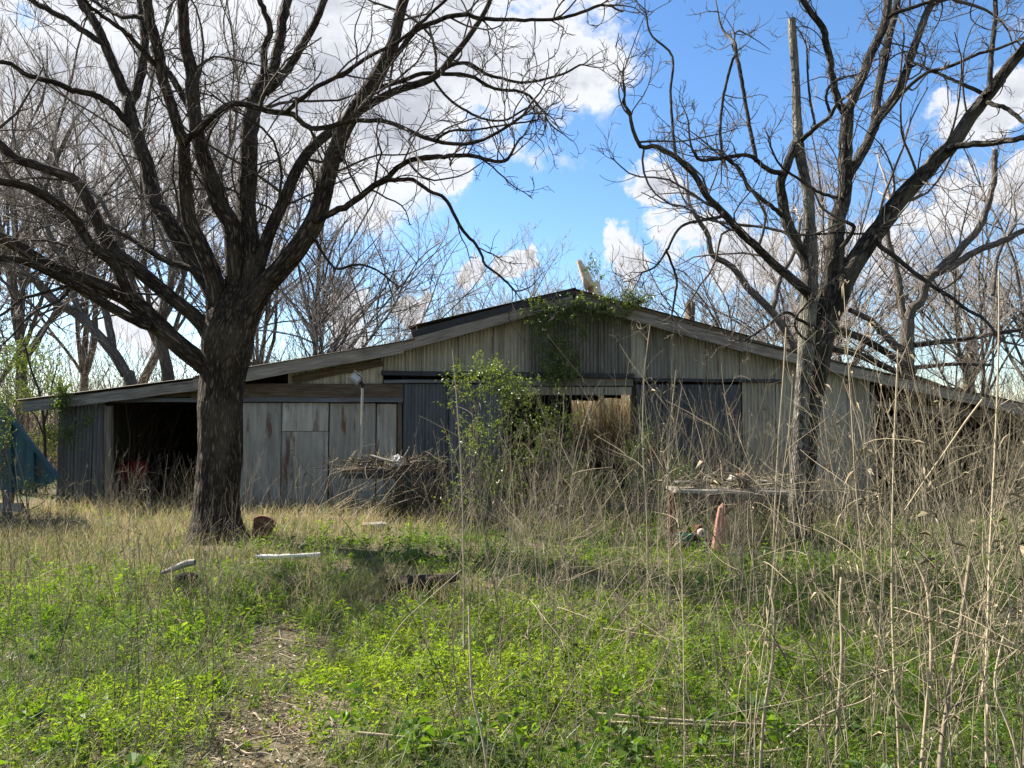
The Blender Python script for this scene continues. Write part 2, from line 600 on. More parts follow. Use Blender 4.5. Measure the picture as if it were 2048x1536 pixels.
M['roof'] = mat_metal('rusty_roof', (0.10, 0.085, 0.07), (0.06, 0.04, 0.03), rust=0.6, rough=0.8)
M['steel_dark'] = mat_plain('dark_steel', (0.035, 0.037, 0.04), 0.6, 0.3)
M['blue_paint'] = mat_metal('blue_paint', (0.018, 0.08, 0.105), (0.03, 0.055, 0.06), rust=0.28, rough=0.6, metal=0.0)
M['rust'] = mat_plain('rust', (0.16, 0.07, 0.038), 0.9, 0.0, 0.6, 16.0, 0.5)
M['red_paint'] = mat_plain('red_paint', (0.16, 0.012, 0.012), 0.5, 0.0, 0.5, 10.0)
M['orange_post'] = mat_wood('reddish_wood', (0.27, 0.135, 0.095), (0.37, 0.20, 0.15), (0.13, 0.06, 0.042))
M['white'] = mat_plain('white_plastic', (0.66, 0.64, 0.59), 0.85, 0.0, 0.2)
M['pvc'] = mat_plain('aged_pvc', (0.36, 0.34, 0.28), 0.5, 0.0, 0.2)
M['teal'] = mat_plain('teal_plastic', (0.02, 0.19, 0.13), 0.45, 0.0, 0.4)
M['black'] = mat_plain('black_plastic', (0.018, 0.018, 0.02), 0.55)
M['glass'] = mat_plain('lamp_glass', (0.42, 0.43, 0.42), 0.15, 0.0, 0.2)
M['pale_wood'] = mat_wood('pale_split_wood', (0.50, 0.42, 0.32), (0.66, 0.58, 0.46), (0.25, 0.19, 0.13))
M['weed'] = mat_leaf('weed_leaf', (0.036, 0.088, 0.012), (0.112, 0.20, 0.019), (0.205, 0.295, 0.032), 0.57, 0.02, 0.5)
M['grass'] = mat_leaf('grass_blade', (0.06, 0.125, 0.02), (0.18, 0.165, 0.075), (0.43, 0.345, 0.22), 0.44, 0.03, 0.5, (1.08, 1.06, 0.8))
M['shrub'] = mat_leaf('shrub_leaf', (0.03, 0.06, 0.014), (0.075, 0.13, 0.022), (0.16, 0.22, 0.034), 0.48, 0.05, 0.35)
M['litter'] = mat_leaf('dead_leaf', (0.12, 0.085, 0.055), (0.30, 0.225, 0.155), (0.48, 0.39, 0.29), 0.15, 0.02)


def mat_ground():
    m, nt = mat_new('ground_soil')
    tc = N(nt, 'ShaderNodeTexCoord')
    g = tc.outputs['Object']
    n1 = bc_noise(nt, (0.5, 0.5, 0.5), 1.0, 6, 0.6, coord=g)
    n2 = bc_noise(nt, (9, 9, 9), 1.0, 6, 0.7, coord=g)
    n3 = bc_noise(nt, (45, 45, 45), 1.0, 4, 0.7, coord=g)
    soil = ramp(nt, n2, [(0.3, (0.07, 0.052, 0.036)), (0.55, (0.20, 0.155, 0.11)), (0.75, (0.33, 0.265, 0.19))])
    green = ramp(nt, n3, [(0.3, (0.025, 0.04, 0.010)), (0.7, (0.08, 0.10, 0.028))])
    col = mix_col(nt, N(nt, 'ShaderNodeMapRange', {'Value': n1, 'From Min': 0.38, 'From Max': 0.6}).outputs[0], soil, green)
    hh = N(nt, 'ShaderNodeMath', {0: n2, 1: n3}, operation='ADD').outputs[0]
    finish(nt, col, 0.95, hh, 0.8, 0.03, spec=0.1)
    return m


M['ground'] = mat_ground()

# ------------------------------------------------------------------ ground
def make_ground():
    def axis(lim_lo, lim_hi, step):
        a = [0.0]
        while a[-1] < lim_hi:
            a.append(a[-1] + max(step, (a[-1] - 14) * 0.22))
        b = [0.0]
        while b[-1] > lim_lo:
            b.append(b[-1] - max(step, (-b[-1] - 14) * 0.22))
        return np.array(sorted(set(a + b)))
    xs = axis(-600, 600, 0.3)
    ys = axis(-80, 900, 0.28)
    X, Y = np.meshgrid(xs, ys)
    Z = gz(X, Y)
    V = np.stack([X, Y, Z], -1).reshape(-1, 3)
    ny, nx = X.shape
    idx = np.arange(ny * nx).reshape(ny, nx)
    q = np.stack([idx[:-1, :-1], idx[:-1, 1:], idx[1:, 1:], idx[1:, :-1]], -1).reshape(-1, 4)
    o = MB().add(V, quads=q).obj('ground', M['ground'], None, True)
    tag(o, kind='structure')


make_ground()

# ------------------------------------------------------------------ barn
YF = 16.5            # the front wall
YB = 28.2            # the back wall
def X_(px, Y=YF):
    return float(P(px, 860, Y)[0])


def Z_(py, Y=YF, px=1024):
    return float(P(px, py, Y)[2])


PITCH = 0.076
ROOF_L = [(30, 806), (390, 768), (808, 697), (1148, 590)]       # under edge line of the roof at the front
ROOF_R = [(1148, 590), (1485, 690), (1760, 757), (2060, 822), (2260, 866)]


def roof_z(x):
    """height of the roof underside at world x on the front wall"""
    pts = ROOF_L + ROOF_R[1:]
    xs = [X_(p[0]) for p in pts]
    zs = [Z_(p[1]) for p in pts]
    return np.interp(x, xs, zs)


def corr_sheet(x0, x1, z0, z1, y, amp=0.017, pitch=PITCH, phase=0.0, tint=0.5, tilt=0.0, seed=0, axis='x'):
    """corrugated sheet metal upright in the plane y; z0, z1 numbers or functions of x"""
    n = max(4, int((x1 - x0) / pitch * 6))
    xs = np.linspace(x0, x1, n)
    f0 = z0(xs) if callable(z0) else np.full(n, z0)
    f1 = z1(xs) if callable(z1) else np.full(n, z1)
    off = amp * np.sin(2 * math.pi * xs / pitch + phase)
    rr = np.random.RandomState(seed)
    rows = 5
    V, B = [], []
    for i in range(rows):
        t = i / (rows - 1)
        z = f0 + (f1 - f0) * t
        bow = 0.012 * math.sin(t * 3.1 + seed) * rr.uniform(-1, 1)
        V.append(np.column_stack([xs + tilt * (z - f0), y - off + bow, z]))
        B.append(np.column_stack([xs + seed * 1.3, np.zeros(n), z]))
    V.append(np.column_stack([xs + tilt * 0, y - off + 0.004, f1]))
    B.append(B[-1])
    idx = np.arange(rows * n).reshape(rows, n)
    q = np.stack([idx[:-1, :-1], idx[:-1, 1:], idx[1:, 1:], idx[1:, :-1]], -1).reshape(-1, 4)
    mb = MB()
    mb.add(np.concatenate(V[:rows]), quads=q, bc=np.concatenate(B[:rows]), tint=tint)
    return mb


def make_barn():
    barn = thing('barn', (X_(1148), YF, 0), 'long low derelict corrugated metal barn with a wide gable, behind the two bare trees', 'barn')
    k = [0]

    def sheet(name, px0, px1, z0, z1, mat, y=YF, **kw):
        k[0] += 1
        kw.setdefault('seed', k[0])
        return corr_sheet(X_(px0), X_(px1), z0, z1, y, **kw).obj(name, mat, barn, True)

    def board(name, a, b, depth, height, mat=None, y=YF - 0.06, label=None, n=10, Ya=None):
        k[0] += 1
        mb = MB()
        beam(mb, P(a[0], a[1], y), P(b[0], b[1], y), depth, height, n=n, tint=0.35 + 0.3 * ((k[0] * 37) % 10) / 10, seed=k[0])
        o = mb.obj(name, mat or M['wood'], barn)
        if label:
            o['label'] = label
        return o

    under = lambda xs: roof_z(xs) + 0.02
    # upper gable sheets, left of the ridge to the right end
    sp = [575, 612, 690, 766]
    for a, b in zip(sp[:-1], sp[1:]):
        sheet('corrugated_sheet', a, b - 1, Z_(772), under, M['tin_tan'], tint=0.45 + 0.1 * (k[0] % 3))
    sp = [766, 842, 917, 986, 1060]
    for a, b in zip(sp[:-1], sp[1:]):
        sheet('corrugated_sheet', a, b - 1, Z_(749), under, M['tin_tan'], y=YF - 0.012 * (k[0] % 2), tint=0.42 + 0.08 * (k[0] % 3))
    sp = [1060, 1128, 1198, 1264]
    for a, b in zip(sp[:-1], sp[1:]):
        sheet('corrugated_sheet', a, b - 1, Z_(758), under, M['tin_dark'], y=YF - 0.012 * (k[0] % 2), tint=0.42 + 0.07 * (k[0] % 3))
    o = sheet('corrugated_sheet', 1264, 1290, Z_(756), under, M['tin_tan'], tint=0.62, y=YF - 0.02)
    o['label'] = 'narrow pale corrugated sheet right of the ridge'
    sheet('corrugated_sheet', 1290, 1342, Z_(758), under, M['tin_dark'], tint=0.6)
    sp = [1342, 1415, 1482, 1560]
    for a, b in zip(sp[:-1], sp[1:]):
        sheet('corrugated_sheet', a, b - 1, Z_(758), under, M['tin_tan'], tint=0.2 + 0.07 * (k[0] % 3), y=YF - 0.012 * (k[0] % 2))
    # right wall sheets down to the ground
    sp = [1484, 1552, 1622, 1692, 1741]
    for a, b in zip(sp[:-1], sp[1:]):
        sheet('corrugated_sheet', a, b - 1, -0.1, (Z_(760) if a < 1500 else under), M['tin_tan'], tint=0.3 + 0.12 * (k[0] % 3), y=YF - 0.03 - 0.01 * (k[0] % 2))
    # left end wall: three dark sheets
    for a, b, t in ((118, 150, 0.55), (150, 186, 0.7), (186, 212, 0.9)):
        sheet('corrugated_sheet', a, b - 1, -0.1, under, M['tin_blue'], tint=t, y=YF - 0.01)
    # flat metal panels of the left workshop bay
    def panel(px0, px1, py0, py1, tint, mat, lab=None):
        k[0] += 1
        mb = MB()
        x0, x1, z0, z1 = X_(px0), X_(px1), Z_(py1), Z_(py0)
        nx, nz = 7, 8
        gx, gzv = np.meshgrid(np.linspace(x0, x1, nx), np.linspace(z0, z1, nz))
        rr = np.random.RandomState(k[0])
        bow = 0.008 * np.sin(gx * 9 + k[0]) + 0.01 * np.sin(gzv * 3 + k[0])
        V = np.stack([gx, YF - 0.02 + bow, gzv], -1).reshape(-1, 3)
        idx = np.arange(nx * nz).reshape(nz, nx)
        q = np.stack([idx[:-1, :-1], idx[:-1, 1:], idx[1:, 1:], idx[1:, :-1]], -1).reshape(-1, 4)
        mb.add(V, quads=q, bc=V + [k[0] * 2.1, 0, k[0]], tint=tint)
        # turned side edges
        for xx in (x0, x1):
            box(mb, ((xx), YF + 0.0, (z0 + z1) / 2), (0.006, 0.06, z1 - z0), tint=tint * 0.6)
        o = mb.obj('metal_panel', mat, barn, True)
        if lab:
            o['label'] = lab
    panel(398, 482, 808, 1012, 0.45, M['tin_grey'])
    panel(483, 563, 806, 1012, 0.45, M['tin_grey'], 'flat grey metal panel streaked with rust, beside the trunk')
    panel(565, 657, 806, 862, 0.78, M['tin_grey'], 'paler upper metal panel')
    panel(565, 657, 863, 1012, 0.5, M['tin_grey'])
    panel(660, 722, 807, 1012, 0.42, M['tin_grey'])
    panel(723, 751, 807, 1012, 0.5, M['tin_grey'])
    panel(754, 793, 808, 1012, 0.6, M['tin_grey'])
    # posts, beams, strips
    board('post', (218, 812), (218, 1015), 0.12, 0.14, M['wood'], y=YF - 0.02)
    board('post', (800, 805), (800, 1015), 0.1, 0.09, M['wood_brown'], y=YF - 0.01)
    board('post', (1266, 770), (1266, 1015), 0.14, 0.1, M['wood_brown'], y=YF + 0.1)
    board('post', (1743, 770), (1743, 1015), 0.14, 0.08, M['wood'], y=YF + 0.05)
    board('post', (1008, 770), (1008, 1015), 0.12, 0.1, M['wood_brown'], y=YF + 0.1)
    board('post', (1975, 830), (1975, 1015), 0.12, 0.12, M['wood_brown'], y=YF + 0.3)
    board('beam', (384, 782), (806, 782), 0.06, 0.31, M['wood_brown'], y=YF - 0.05, label='long brown header beam with knots')
    board('metal_strip', (225, 800), (806, 800), 0.05, 0.09, M['tin_blue'], y=YF - 0.085)
    board('beam', (225, 790), (400, 790), 0.08, 0.1, M['wood_brown'], y=YF + 0.05)
    # dark gap filler timber under the left roof
    board('beam', (585, 760), (764, 724), 0.05, 0.17, M['wood_brown'], y=YF - 0.035)
    # sliding door track with its hood
    board('track_hood', (763, 746), (1268, 752), 0.14, 0.10, M['steel_dark'], y=YF - 0.10)
    board('track_rail', (768, 763), (1010, 763), 0.05, 0.07, M['tin_blue'], y=YF - 0.09)
    board('track_hood', (1270, 760), (1565, 762), 0.12, 0.07, M['steel_dark'], y=YF - 0.10)
    board('lintel', (1010, 764), (1266, 764), 0.06, 0.17, M['tin_dark'], y=YF - 0.03)
    sheet('corrugated_sheet', 1010, 1264, Z_(790), Z_(774), M['tin_tan'], y=YF - 0.02, tint=0.4)
    # sliding doors
    def door(px0, px1, py0, py1, mat, y, tint, lab, step=46):
        d = MB()
        # frame first, then each sheet as a part of the door
        fx0, fx1, z0, z1 = X_(px0), X_(px1), Z_(py1), Z_(py0)
        box(d, (fx0 + 0.03, y + 0.04, (z0 + z1) / 2), (0.06, 0.04, z1 - z0))
        box(d, (fx1 - 0.03, y + 0.04, (z0 + z1) / 2), (0.06, 0.04, z1 - z0))
        box(d, ((fx0 + fx1) / 2, y + 0.042, z1 - 0.05), (fx1 - fx0 - 0.13, 0.04, 0.08))
        box(d, ((fx0 + fx1) / 2, y + 0.042, (z0 + z1) / 2), (fx1 - fx0 - 0.13, 0.04, 0.08))
        fr = d.obj('sliding_door', M['wood_brown'], barn)
        fr['label'] = lab
        n = max(1, int(round((px1 - px0) / step)))
        e = np.linspace(px0, px1, n + 1)
        for i in range(n):
            k[0] += 1
            corr_sheet(X_(e[i]), X_(e[i + 1]) - 0.004, z0, z1, y - 0.006 * (i % 2), tint=tint + 0.12 * ((k[0] * 7) % 5) / 5, seed=k[0]).obj('door_sheet', mat, fr, True)
    door(807, 896, 768, 1012, M['tin_blue'], YF - 0.04, 0.45, 'dark blue grey corrugated sliding door left of the opening')
    door(898, 1006, 770, 1012, M['tin_blue'], YF - 0.10, 0.62, 'grey corrugated sliding door behind the green shrub')
    door(1272, 1480, 770, 1012, M['tin_blue'], YF - 0.12, 0.05, 'dark corrugated sliding door right of the opening', 52)
    # fascia boards
    yf = YF - 0.36
    board('fascia_board', (46, 815), (392, 771), 0.05, 0.22, y=yf, label='lowest grey fascia board of the left lean-to')
    board('fascia_board', (388, 768), (806, 694), 0.05, 0.27, y=yf - 0.01)
    board('fascia_board', (800, 694), (1146, 598), 0.05, 0.22, y=yf)
    board('fascia_board', (1149, 598), (1490, 693), 0.05, 0.24, y=yf)
    board('fascia_board', (1486, 691), (1765, 758), 0.05, 0.22, y=yf - 0.01)
    board('fascia_board', (1760, 757), (2065, 824), 0.05, 0.22, y=yf)
    board('fascia_board', (2060, 822), (2265, 868), 0.05, 0.22, y=yf - 0.01)
    # roof: sheets per slope, corrugated down the slope
    def slope(pa, pb, lift, extra0=0.0, extra1=0.0, front=YF - 0.42, n=4):
        a, b = P(pa[0], pa[1], YF - 0.36), P(pb[0], pb[1], YF - 0.36)
        ya = np.linspace(front, YB + 0.3, n + 1)
        for i in range(n):
            k[0] += 1
            y0, y1 = ya[i], ya[i + 1] + 0.05
            m = int((y1 - y0) / PITCH * 4)
            yy = np.linspace(y0, y1, m)
            off = 0.011 * np.sin(yy / PITCH * 2 * math.pi) + lift + 0.015 * (i % 2)
            t = np.linspace(0, 1, 4)
            V = np.array([[a[0] + (b[0] - a[0]) * tt, y, a[2] + (b[2] - a[2]) * tt + o_] for tt in t for y, o_ in zip(yy, off)])
            idx = np.arange(4 * m).reshape(4, m)
            q = np.stack([idx[:-1, :-1], idx[:-1, 1:], idx[1:, 1:], idx[1:, :-1]], -1).reshape(-1, 4)
            mb = MB().add(V, quads=q, bc=V[:, [1, 0, 2]], tint=0.5)
            W = V - [0, 0, 0.012]
            mb.add(W, quads=q[:, ::-1], bc=V[:, [1, 0, 2]], tint=0.4)
            mb.obj('roof_sheet', M['roof'], barn, True)
    slope((34, 812), (400, 766), 0.125)
    slope((390, 766), (830, 692), 0.145)
    slope((816, 656), (1152, 578), 0.03)
    slope((1144, 580), (1500, 676), 0.04)
    slope((1478, 690), (1775, 760), 0.125)
    slope((1755, 756), (2275, 868), 0.13)
    # worn edge battens of the upper roof (dark lines above the fascia)
    board('roof_batten', (824, 668), (1148, 583), 0.06, 0.15, M['steel_dark'], y=YF - 0.36)
    board('roof_batten', (1149, 582), (1492, 676), 0.06, 0.10, M['wood_brown'], y=YF - 0.36)
    board('roof_batten', (1480, 676), (1770, 748), 0.05, 0.06, M['wood_brown'], y=YF - 0.36)
    board('roof_batten', (1770, 748), (2262, 856), 0.05, 0.06, M['wood_brown'], y=YF - 0.36)
    # side and back walls, floor beams
    def wall_y(xw, z1, name='side_wall'):
        ys_ = np.linspace(YF + 0.02, YB, 60)
        off = 0.012 * np.sin(ys_ * 40)
        V = np.concatenate([np.column_stack([xw + off, ys_, np.full(60, -0.1)]), np.column_stack([xw + off, ys_, np.full(60, z1)])])
        idx = np.arange(120).reshape(2, 60)
        q = np.stack([idx[0, :-1], idx[0, 1:], idx[1, 1:], idx[1, :-1]], -1)
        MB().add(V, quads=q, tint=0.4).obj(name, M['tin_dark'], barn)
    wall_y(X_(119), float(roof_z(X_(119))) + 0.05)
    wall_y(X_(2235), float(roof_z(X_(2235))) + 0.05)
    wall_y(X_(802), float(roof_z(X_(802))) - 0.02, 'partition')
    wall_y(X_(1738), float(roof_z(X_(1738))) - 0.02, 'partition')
    bx0, bx1 = float(P(1143, 860, YB)[0]), float(P(1262, 860, YB)[0])
    bz1 = float(P(1200, 788, YB)[2])
    rz = lambda xs: roof_z(xs) + 0.06
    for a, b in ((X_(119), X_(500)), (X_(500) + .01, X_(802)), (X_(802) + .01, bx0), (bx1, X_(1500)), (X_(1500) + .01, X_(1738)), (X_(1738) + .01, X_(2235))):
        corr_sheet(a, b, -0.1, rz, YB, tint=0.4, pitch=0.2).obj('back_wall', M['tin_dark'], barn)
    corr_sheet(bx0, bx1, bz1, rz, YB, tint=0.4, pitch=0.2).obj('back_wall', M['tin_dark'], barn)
    # torn boards hanging in the far opening
    mb = MB()
    beam(mb, P(1143, 792, YB - .1), P(1196, 793, YB - .1), 0.03, 0.32, seed=3)
    mb.obj('hanging_board', M['wood_brown'], barn)
    mb = MB()
    beam(mb, P(1207, 791, YB - .1), P(1242, 792, YB - .1), 0.03, 0.18, seed=5)
    mb.obj('hanging_board', M['wood_brown'], barn)
    mb = MB()
    beam(mb, P(1150, 930, YB - .2), P(1262, 934, YB - .2), 0.1, 0.3, seed=5)
    mb.obj('sill_board', M['wood_brown'], barn)
    # rails and a shelf board in the right bay, a rafter row inside
    board('rail', (1836, 818), (2120, 838), 0.06, 0.17, M['wood'], y=YF + 0.25, label='pale rail across the dark right bay')
    board('rail', (1745, 806), (1842, 818), 0.06, 0.11, M['wood'], y=YF + 0.26)
    board('shelf_board', (1757, 836), (1802, 838), 0.3, 0.09, M['wood'], y=YF + 0.5)
    for i in range(6):
        yy = YF + 1.6 + i * 1.9
        a, b, c = X_(119), X_(1148), X_(2235)
        for xa, xb in ((a, X_(808)), (X_(808), b), (b, X_(1485)), (X_(1485), c)):
            mb = MB()
            beam(mb, (xa, yy, float(roof_z(xa)) - 0.1), (xb, yy, float(roof_z(xb)) - 0.1), 0.05, 0.15, n=3, seed=i)
            mb.obj('rafter', M['wood_brown'], barn)
    # end wall at the far right, outside the frame
    for a, b in ((2120, 2180), (2180, 2235)):
        sheet('corrugated_sheet', a, b, -0.1, under, M['tin_tan'], tint=0.4)
    return barn


make_barn()

# ------------------------------------------------------------------ trees
def grow(start, d, L, r0, nseg, wig, trop, tip=0.3, r=None, corr=0.55):
    m = len(start)
    r = r or rng
    pts = np.zeros((m, nseg + 1, 3))
    dr = np.zeros((m, nseg + 1, 3))
    pts[:, 0] = start
    dr[:, 0] = d
    cur = d.copy()
    step = (L / nseg)[:, None]
    w = r.normal(0, 1, (m, 3))
    for s in range(nseg):
        w = corr * w + (1 - corr) * r.normal(0, 1.6, (m, 3))
        cur = unit(cur + wig * w + np.array([0, 0, trop]))
        pts[:, s + 1] = pts[:, s] + cur * step
        dr[:, s + 1] = cur
    t = np.linspace(0, 1, nseg + 1)[None]
    rad = r0[:, None] * (1 - (1 - tip) * t)
    return pts, rad, dr


def spawn(pts, rad, dr, L, per_m, tmin, ang, lratio, lmin, lmax, rr, up=0.1, r=None, rmax=0.9, tmax=1.0, gain=1.0):
    r = r or rng
    m, n, _ = pts.shape
    cnt = r.poisson(np.maximum(per_m * L * (tmax - tmin), 0))
    cnt = np.maximum(cnt, 1)
    bi = np.repeat(np.arange(m), cnt)
    t = r.uniform(tmin, tmax, len(bi))
    f = t * (n - 1)
    i = np.clip(f.astype(int), 0, n - 2)
    u = (f - i)[:, None]
    p = pts[bi, i] * (1 - u) + pts[bi, i + 1] * u
    d = unit(dr[bi, i] * (1 - u) + dr[bi, i + 1] * u)
    rd = rad[bi, i] * (1 - u[:, 0]) + rad[bi, i + 1] * u[:, 0]
    rv = unit(r.normal(0, 1, (len(bi), 3)))
    perp = unit(np.cross(d, rv))
    a = np.radians(r.uniform(ang[0], ang[1], len(bi)))[:, None]
    nd = unit(d * np.cos(a) + perp * np.sin(a) + np.array([0, 0, up]))
    ln = np.clip(L[bi] * lratio * r.uniform(0.5, 1.3, len(bi)) * (1.15 - 0.6 * t), lmin, lmax)
    nr = np.minimum(rd * rmax * r.uniform(0.5, 0.9, len(bi)), rr[0] + rr[1] * ln)
    return p, nd, ln, nr


def limb_arrays(limbs, n=22, jit=0.0, r=None):
    P_, R_ = [], []
    for l in limbs:
        q = catmull(np.asarray(l), n)
        P_.append(q[:, :3])
        R_.append(np.maximum(q[:, 3], 0.003))
    P_, R_ = np.array(P_), np.array(R_)
    if jit:
        r = r or rng
        jt = r.normal(0, 1, P_.shape)
        jt[:, 0] = 0
        P_ = P_ + jt * R_[..., None] * jit
    d = unit(np.gradient(P_, axis=1))
    L = np.linalg.norm(np.diff(P_, axis=1), axis=-1).sum(1)
    return P_, R_, d, L


class Limb(list):
    leaves_frame = False
    thin = True


def digit(pts, Y0, dy=0.0, ybase=None):
    """pts: (px, py, half width px); depth runs from Y0 to Y0+dy"""
    out = Limb()
    n = len(pts)
    ex, ey, eh = pts[-1]
    out.leaves_frame = ex < 3 or ex > 2045 or ey < 3
    out.thin = eh <= 4.2
    for i, (x, y, h) in enumerate(pts):
        Y = Y0 + dy * (i / (n - 1)) ** 1.2
        p = P(x, y, Y)
        out.append([p[0], p[1], p[2], h / FPX * Y])
    return out


def lin(ptsxy, h0, h1):
    n = len(ptsxy)
    return [(x, y, h0 + (h1 - h0) * i / (n - 1)) for i, (x, y) in enumerate(ptsxy)]


def dress_tree(root, limbs_part, twig_mat, seed, dens=2.6, tw=1.0, tips=True, n_ext=None, rmin=0.0045, trunk_limbs=0, l1=(0.5, 2.4)):
    """sub-branches, twigs: one part of kind stuff (no one could count them); continues limbs past their ends"""
    r = np.random.RandomState(seed)
    P0, R0, D0, L0 = limb_arrays(limbs_part)
    mb_b, mb_t = MB(), MB()
    cont = []
    if tips:
        # limbs go on past the digitised end, forking
        go = np.array([bool(getattr(l, 'leaves_frame', False)) for l in limbs_part])
        th = np.array([bool(getattr(l, 'thin', False)) for l in limbs_part])
        for f in range(3):
            ok = go | th
            if not ok.any():
                break
            s, d, rr = P0[ok, -1], D0[ok, -1], np.minimum(R0[ok, -1], 0.05)
            dd = unit(d + r.normal(0, 0.38, d.shape) + [0, 0, 0.1])
            ln = np.clip(rr * 42 * r.uniform(0.6, 1.2, len(rr)), 0.35, 3.6)
            p, ra, dr = grow(s, dd, ln, rr * (0.9 if f == 0 else 0.62), 10, 0.17, 0.03, 0.25, r)
            tube_batch(mb_b, p, ra, 6, tint=0.3)
            cont.append((p, ra, dr, ln))
    sets = [(P0, R0, D0, L0, 0.22)] + [(c[0], c[1], c[2], c[3], 0.05) for c in cont]
    lv1 = []
    for (p, ra, dr, ln, t0) in sets:
        a = spawn(p, ra, dr, ln, dens, t0, (35, 80), 0.42, l1[0], l1[1], (0.004, 0.0085), 0.12, r)
        lv1.append(grow(a[0], a[1], a[2], np.maximum(a[3], rmin * 1.25), 9, 0.26, 0.05, 0.4, r) + (a[2],))
    for p, ra, dr, ln in lv1:
        tube_batch(mb_b, p, ra, 5, tint=r.uniform(0.15, 0.5, len(p)))
        a = spawn(p, ra, dr, ln, 4.2 * tw, 0.12, (30, 75), 0.42, 0.18, 1.0, (0.0035, 0.004), 0.16, r)
        p2, r2, d2 = grow(a[0], a[1], a[2], np.maximum(a[3], rmin), 6, 0.28, 0.07, 0.55, r)
        tube_batch(mb_t, p2, r2, 4, tint=r.uniform(0.1, 0.6, len(p2)))
        a = spawn(p2, r2, d2, a[2], 6.0 * tw, 0.15, (28, 70), 0.5, 0.08, 0.4, (0.003, 0.003), 0.18, r)
        p3, r3, d3 = grow(a[0], a[1], a[2], np.maximum(a[3], rmin * 0.85), 3, 0.18, 0.08, 0.7, r)
        tube_batch(mb_t, p3, r3, 3, tint=r.uniform(0.1, 0.7, len(p3)))
    o = mb_b.obj('branches', twig_mat, root, True)
    tag(o, kind='stuff')
    o = mb_t.obj('twigs', twig_mat, root, True)
    tag(o, kind='stuff')


def limb_part(root, name, pts, mat, n=26, sides=14, rough=0.09, seed=0, jit=0.05, cap=False, label=None, ridge=0.0):
    mb = MB()
    p, ra, d, L = limb_arrays([pts], n, jit, np.random.RandomState(seed))
    tube_batch(mb, p, ra, sides, rough=rough, seed=seed, cap=cap, ridge=ridge)
    o = mb.obj(name, mat, root, True)
    if label:
        o['label'] = label
    return o


